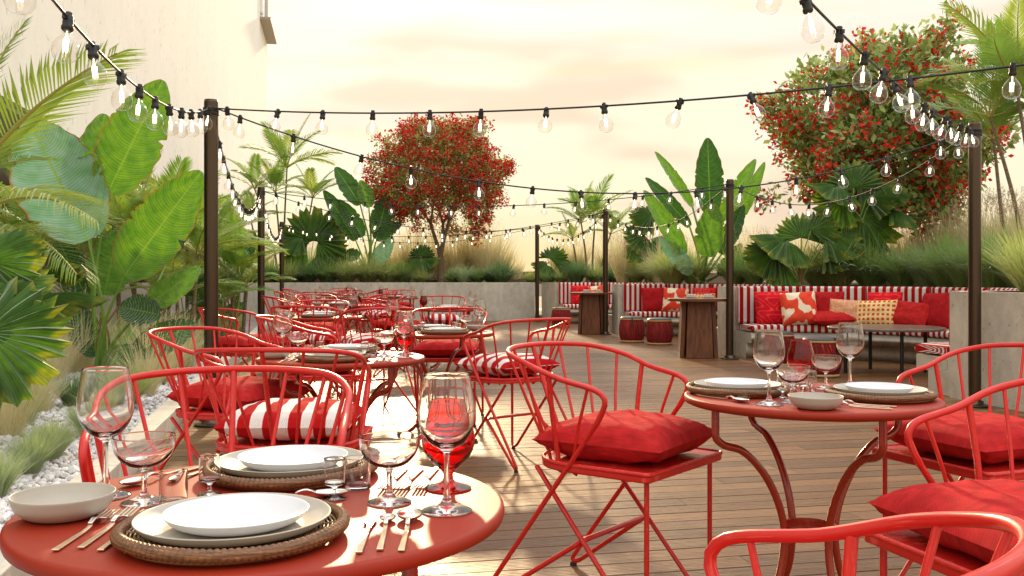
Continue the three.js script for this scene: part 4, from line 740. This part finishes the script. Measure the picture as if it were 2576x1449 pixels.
// ---------------------------------------------------------------- left bed
const bedY = .08;
strelitzia('big strelitzia with broad green leaves and one blue grey leaf in the gravel bed', 255, 9.8, bedY, [
  [272, 482, 408, 200, 150, .1, LA, .12], [228, 500, 268, 285, 120, .3, LA, .12, .5], [222, 604, 62, 282, 215, -.15, LC, .22, -.2], [312, 694, 502, 432, 150, .05, LA, .08, -.4],
  [368, 768, 503, 678, 72, .5, LA, .3, -.3], [402, 792, 292, 768, 84, -.3, LB, .2, -.6], [338, 888, 492, 812, 84, .2, LB, .5, -.5], [262, 742, 296, 578, 112, .0, LA, .1, .3], [232, 775, 138, 596, 95, -.3, LB, .15, .4], [246, 895, 172, 756, 84, -.2, LB, .3, .1], [318, 866, 326, 936, 56, .1, LA, .3, -.7], [430, 640, 452, 520, 60, .3, LB, .2, 1.2]]);
strelitzia('small strelitzia half hidden behind the tall kerb pole', 575, 15.2, bedY, [[545, 645, 580, 498, 46, .3, LA, .1], [606, 705, 612, 592, 54, .1, LB, .15], [596, 720, 648, 588, 30, .6, LB, .1], [560, 738, 632, 690, 30, .3, LA, .3], [556, 800, 617, 764, 42, .2, LB, .3], [520, 780, 470, 700, 60, .1, LB, .3]]);
fanPalm('fan palm with ragged bright green leaves at the end of the gravel bed', -70, 4.9, bedY, [[-38, 838, 215, -24, .30, 0, -.2], [-20, 735, 160, 0, .45, 0, .1], [-40, 655, 160, 14, .45, 0, .2], [50, 748, 215, 2, .75, 1, .9], [-60, 900, 150, -50, .4, 0, .3], [60, 690, 150, 40, .8, 1, 1.4]]);
fanPalm('dark fan palm low behind the big strelitzia', 470, 13.2, bedY, [[455, 745, 75, 120, .5, 1], [490, 770, 80, 20, .6, 1], [440, 800, 70, 200, .6, 1], [500, 735, 60, 60, .4, 0]]);
frondPalm('feathery palm leaning in from the end of the gravel bed', 6.3, bedY, -150, [[-90, 520, 275, 130, 6.2, 5.6, 1], [-100, 470, 60, 60, 6.3, 6.4, 0], [-110, 560, 255, 560, 6.0, 5.4, 2], [-90, 600, 200, 690, 6.2, 5.6, 2], [-120, 480, 120, 400, 6.4, 6.2, 1], [-60, 560, 150, 470, 6.8, 7.0, 2], [-120, 420, -10, 150, 6.6, 6.8, 0], [-80, 640, 130, 800, 6.3, 5.9, 2]], 'areca palms');
arecaPalm('clump of feathery palms behind the big strelitzia', 14.5, bedY, [[395, 372, 575, 0, 9, 1.25], [420, 430, 640, .6, 8, 1.1], [470, 470, 590, .3, 9, 1.25], [350, 300, 620, 1, 8, 1.2]], 'areca palms');
arecaPalm('young feathery palm between the two nearest kerb poles', 17.5, bedY, [[605, 585, 600, 0, 8, .95], [590, 560, 640, .5, 8, 1.0], [612, 622, 680, -.5, 7, .8], [500, 505, 640, .5, 8, 1.1]], 'areca palms');
arecaPalm('dense feathery palms close behind the big strelitzia', 12.2, bedY, [[340, 335, 600, 0, 9, 1.15], [410, 425, 600, .4, 9, 1.2], [480, 500, 640, .2, 9, 1.1], [380, 385, 735, -.4, 8, .85], [450, 445, 745, -.2, 8, .85], [300, 285, 560, .5, 8, 1.2]], 'areca palms');
arecaPalm('low feathery palms filling the bed under the tall kerb pole', 14.2, bedY, [[540, 535, 650, 0, 9, 1.05], [580, 592, 690, .3, 9, .9], [515, 510, 730, -.3, 8, .85], [560, 566, 760, -.2, 8, .75], [610, 622, 720, .4, 8, .8]], 'areca palms');
arecaPalm('feathery palms behind the blue grey strelitzia leaf', 11.6, bedY, [[110, 105, 590, 0, 9, 1.3], [175, 190, 660, .3, 8, 1.1], [50, 40, 640, .3, 8, 1.2]], 'areca palms');
const bedSpot = (px, D) => { const p = place(px, D, .085); p.x = Math.min(p.x, -1.5); return p; };
const BEDL = { airy: 'loose airy straw coloured grass clump in the gravel bed', feather: 'pale straw coloured feather grass in the gravel bed', tuft: 'low tuft of fine green grass in the white gravel' };
for (const [px, D, k, m, s, pl] of [[20, 6.2, 'airy', 'straw', .5, 'pink'], [95, 7.3, 'airy', 'straw', .5, 'pink'], [55, 6.7, 'airy', 'olive', .42, 'straw'], [130, 5.5, 'tuft', 'blue', .25], [40, 4.6, 'tuft', 'blue', .25], [205, 5.6, 'tuft', 'blue', .25], [235, 5.2, 'tuft', 'blue', .26], [345, 7.6, 'tuft', 'olive', .4], [400, 8.6, 'airy', 'straw', .55, 'straw'], [385, 7.9, 'tuft', 'green', .32], [440, 9.6, 'airy', 'straw', .62, 'straw'], [365, 9.9, 'airy', 'olive', .62], [310, 10.9, 'airy', 'olive', .85], [205, 10.2, 'airy', 'straw', .85, 'pink'], [120, 9.4, 'airy', 'straw', .75, 'pink'], [55, 8.6, 'airy', 'straw', .7], [470, 11.2, 'airy', 'straw', .72], [505, 13.2, 'airy', 'olive', .75], [255, 8.4, 'tuft', 'dark', .32], [180, 7.7, 'tuft', 'dark', .3], [300, 6.4, 'tuft', 'blue', .26], [270, 6.9, 'tuft', 'olive', .3], [560, 15, 'airy', 'olive', .7], [590, 17, 'airy', 'olive', .7], [430, 12, 'airy', 'straw', .75], [340, 12.5, 'airy', 'olive', .8], [0, 7.8, 'airy', 'straw', .7, 'pink']])
  grass(k, m, bedSpot(px, D), s, BEDL[k], `${k === 'tuft' ? 'green tufts' : k === 'airy' ? 'airy grasses' : 'feather grasses'} in the gravel bed`, pl);

// ---------------------------------------------------------------- behind the back wall
const backY = .97;
arecaPalm('group of tall slender palms behind the corner of the back wall', 26.6, backY, [[712, 722, 420, 0, 9, 1.55, .9], [702, 640, 470, .5, 9, 1.15, .9], [707, 692, 480, .2, 8, 1.2, .9], [760, 786, 500, -.3, 9, 1.2, .9], [655, 632, 560, -.6, 7, 1.0]], 'areca palms');
fanPalm('large fan palm next to the tall palms behind the back wall', 778, 26, backY, [[788, 606, 96, 95, .12, 1], [800, 610, 84, 35, .4, 1], [772, 632, 88, 205, .45, 0], [798, 642, 86, -5, .6, 1], [760, 600, 66, 170, .6, 1], [790, 660, 60, -30, .6, 1]]);
strelitzia('strelitzia with upright leaves left of the round red tree', 930, 26, backY, [[906, 515, 845, 418, 52, .1, LB, .1], [928, 522, 908, 452, 44, .2, LA, .1], [948, 595, 976, 486, 60, .1, LB, .1], [895, 605, 818, 474, 46, .2, LB, .15], [912, 596, 852, 500, 46, .1, LB, .1], [904, 648, 850, 634, 44, .4, LB, .5], [938, 672, 988, 596, 44, .2, LC, .15], [930, 690, 900, 665, 36, .2, LB, .3], [955, 690, 1000, 668, 34, .3, LA, .4], [940, 600, 1010, 560, 36, .5, LB, .3]]);
fanPalm('small dark fan palm at the foot of the round red tree', 1058, 25.8, backY, [[1058, 652, 44, 172, .6, 1], [1066, 655, 46, 8, .6, 1], [1060, 645, 38, 85, .5, 1], [1062, 668, 36, -20, .6, 1]]);
fanPalm('small dark fan palm behind the pole at the last bench', 1388, 25.6, backY, [[1385, 652, 48, 60, .5, 1], [1376, 666, 44, 180, .6, 1], [1402, 664, 54, 2, .6, 1], [1380, 680, 40, 200, .5, 0]]);
arecaPalm('thin palm clump rising behind the last bench', 26, backY, [[1478, 1462, 560, 0, 9, 1.15, .9], [1490, 1498, 545, .3, 9, 1.2, .9], [1508, 1536, 590, -.3, 8, 1.0, .9], [1455, 1440, 600, .2, 7, .9]], 'areca palms');
tree('round tree covered in small red blossom behind the back wall', 1108, 27, backY, (u, y, w) => { const q = u * u + w * w + (y > 0 ? y * y * (1 + .1 * u) : y * y * 1.15), e = .82 + .5 * fbm(u * 1.7 + 3, y * 1.7, w * 1.7, 3); if (q > e * e * 1.25) return null; if (y < -.35 && Math.hypot(u, w) < .42) return null; return [u * 2.02 + .08, 3.98 + y * 1.78, w * 1.75, .35 + .65 * q]; },
  { trunk: .78, r: .105, limb: 1.0, depth: 4, clumps: 1000, perClump: 24, size: .27, leaf: .095, petals: 26, petal: .085, bloom: .74, mid: 3.9, green: S(.22, .30, .045), green2: S(.42, .46, .10), red: S(.60, .014, .006) });
const backSpot = (px, D) => place(px, D, backY);
const MOUND = 'arching green grass mound', FEA = 'tall pale feather grass catching the light';
for (const [px, D, k, m, s, pl] of [[575, 25.8, 'mound', 'olive', .95], [628, 25.6, 'mound', 'green', .95], [680, 25.7, 'mound', 'green', .85], [728, 25.5, 'mound', 'olive', .8], [775, 25.6, 'mound', 'dark', .75], [825, 25.6, 'mound', 'green', .85], [872, 25.5, 'mound', 'olive', .85], [925, 25.6, 'mound', 'olive', .95], [975, 25.6, 'mound', 'olive', .85], [1015, 25.7, 'tuft', 'green', .75], [1058, 25.5, 'mound', 'olive', .55], [1165, 25.5, 'tuft', 'blue', .62], [1140, 25.7, 'mound', 'green', .5], [1200, 25.7, 'mound', 'green', .55], [1262, 25.5, 'mound', 'dark', .78], [1235, 25.9, 'mound', 'green', .6], [1335, 25.5, 'mound', 'olive', .45], [1372, 25.4, 'mound', 'green', .5], [1412, 25.4, 'mound', 'olive', .5], [1450, 25.3, 'tuft', 'dark', .72], [1500, 25.3, 'mound', 'olive', .7], [1545, 25.3, 'mound', 'dark', .6], [1590, 25.5, 'mound', 'olive', .7]])
  grass(k, m, backSpot(px, D), s, `${m === 'blue' ? 'fine blue green' : m === 'dark' ? 'dense dark' : MOUND.split(' ')[0]} grass mound on the back wall planter`, 'grass mounds behind the back wall', pl);
for (const [px, D, m, s] of [[600, 27.5, 'straw', 1.15], [650, 28, 'straw', 1.2], [780, 28, 'olive', 1.1], [850, 28, 'olive', 1.1], [1000, 27.5, 'straw', 1.2], [1045, 27.5, 'straw', 1.45], [1085, 28, 'straw', 1.5], [1145, 27.6, 'straw', 1.5], [1190, 28, 'straw', 1.65], [1222, 27.4, 'straw', 1.6], [1255, 28, 'straw', 1.3], [1295, 28.5, 'straw', .8], [1415, 27.5, 'straw', 1.2], [1450, 27.5, 'straw', 1.35], [1530, 27, 'straw', 1.3], [1570, 27, 'straw', 1.3], [1600, 26.5, 'straw', 1.2]])
  grass('feather', m, backSpot(px, D), s, `${FEA} behind the back wall`, 'feather grasses behind the back wall', 'straw');

// ---------------------------------------------------------------- right planter
const soilSpot = (px, D, y = WALLTOP + .006) => { for (let k = 0; k < 60; k++) { const p = place(px, D, y), v = -p.z; if (p.x > FX + .3 && v < 24.3 && BAYS.every(([vc, R]) => Math.hypot(p.x - FX, v - vc) > R + .28)) return [p, D]; D += .12; } return [place(px, D, y), D]; };
const rs = (px, D) => soilSpot(px, D)[1];
{ const D = rs(1765, 18.6);
  strelitzia('strelitzia with tall upright leaves behind the middle bay', 1765, D, WALLTOP, [[1786, 538, 1781, 346, 74, .1, LB, .06], [1742, 520, 1657, 374, 30, .3, LA, .2], [1735, 570, 1630, 442, 38, .1, LB, .2, .2], [1722, 640, 1626, 476, 50, .2, LA, .15, -.3], [1778, 646, 1796, 512, 74, 0, LA, .06, -.6], [1806, 560, 1905, 394, 44, .2, LA, .2], [1830, 590, 1934, 404, 38, .4, LA, .2, .3], [1815, 640, 1872, 512, 46, .1, LB, .15], [1738, 690, 1664, 592, 48, .1, LC, .3, -.4], [1808, 692, 1872, 608, 36, .3, LB, .3]]); }
{ const D = rs(2012, 14.3); fanPalm('fan palm with stiff dark leaves rising just behind the striped back cushions', 2012, D, WALLTOP, [[2016, 598, 70, 92, .25, 0], [1978, 606, 96, 172, .6, 1], [1958, 626, 96, 190, .5, 1], [1968, 664, 78, 205, .45, 0], [2075, 592, 100, 22, .55, 1], [2078, 616, 96, -12, .55, 1], [2040, 580, 76, 60, .5, 0]]); }
{ const D = rs(2125, 14.4); fanPalm('tall fan palm in front of the large red flowering tree', 2125, D, WALLTOP, [[2148, 472, 78, 96, .15, 0], [2104, 470, 84, 168, .6, 1], [2208, 468, 88, 4, .6, 1], [2164, 540, 124, -22, .32, 0], [2120, 500, 84, 190, .4, 0], [2180, 500, 90, 40, .6, 1], [2230, 520, 95, -28, .7, 1]]); }
{ const D = rs(1625, 21.6); fanPalm('dark fan palm beside the strelitzia behind the middle bay', 1625, D, WALLTOP, [[1642, 540, 66, 165, .5, 1], [1622, 592, 62, 172, .45, 1], [1650, 560, 60, 80, .4, 1], [1640, 610, 60, 20, .6, 0], [1605, 620, 50, 210, .5, 0]]); }
arecaPalm('slender leaning palms beyond the large red flowering tree', rs(2540, 12.8), WALLTOP, [[2590, 2492, 285, .3, 9, 1.25, .9], [2545, 2500, 330, .8, 8, 1.1, .9], [2610, 2556, 215, -.2, 9, 1.35, .9], [2640, 2600, 260, .2, 8, 1.3]], 'areca palms');
{ const D = rs(2215, 16.2);
  tree('large tree with glossy leaves and red blossom behind the bay with the stone table', 2215, D, WALLTOP, (u, y, w) => { const q = u * u * (y < 0 ? 1 : 1.05) + w * w + y * y, e = .80 + .85 * fbm(u * 1.6 + 7, y * 1.6, w * 1.6 + 2, 3); if (q > e * e * 1.2) return null; return [u * 1.82 * D / 15.4 - .05, hgt(322, D) + y * 1.58 * D / 15.4, w * 1.5, .3 + .7 * q]; },
    { trunk: .9, r: .09, limb: .75, depth: 4, clumps: 780, perClump: 25, size: .29, leaf: .15, petals: 22, petal: .09, bloom: .5, mid: 3.4, green: S(.20, .31, .06), green2: S(.42, .52, .16), red: S(.72, .03, .012) }); }
for (const [px, D0, k, m, s, pl] of [[1600, 21, 'mound', 'olive', .75], [1648, 20.5, 'mound', 'olive', .8], [1692, 18.7, 'mound', 'olive', 1.0], [1745, 18.6, 'mound', 'olive', .8], [1850, 17.8, 'mound', 'green', .85], [1900, 16, 'mound', 'green', .7], [1955, 15, 'tuft', 'olive', .75], [2060, 14.8, 'mound', 'olive', .8], [2110, 14.6, 'mound', 'olive', .95], [2190, 14.4, 'mound', 'green', .9], [2270, 14.0, 'mound', 'green', .85], [2330, 13.6, 'tuft', 'blue', .7], [2385, 13.2, 'mound', 'green', .9], [2440, 12.8, 'tuft', 'blue', .7], [2500, 11.6, 'mound', 'green', .9], [2560, 9.2, 'mound', 'green', .62], [2600, 8.2, 'tuft', 'olive', .7], [2420, 11.5, 'tuft', 'green', .6]])
  grass(k, m, soilSpot(px, D0)[0], s, `${m === 'blue' ? 'fine blue green' : m === 'green' ? 'lush green' : 'arching olive'} grass mound behind the striped benches`, 'grass mounds behind the benches', pl);
for (const [px, D0, m, s] of [[1890, 19, 'straw', 1.0], [1950, 18, 'straw', .95], [2020, 17.5, 'straw', .95], [2230, 16.5, 'straw', 1.0], [2290, 16.2, 'straw', 1.05], [2350, 15.8, 'pink', 1.15], [2405, 15.4, 'straw', 1.25], [2460, 15, 'pink', 1.3], [2520, 14, 'straw', 1.25], [2570, 13, 'straw', 1.2], [1660, 22.5, 'straw', 1.1], [1720, 22, 'straw', 1.0], [1570, 23.5, 'straw', 1.1]])
  grass('feather', m, soilSpot(px, D0)[0], s, `${FEA} behind the striped benches`, 'feather grasses behind the benches', 'pink');

renderer.render(scene, camera);
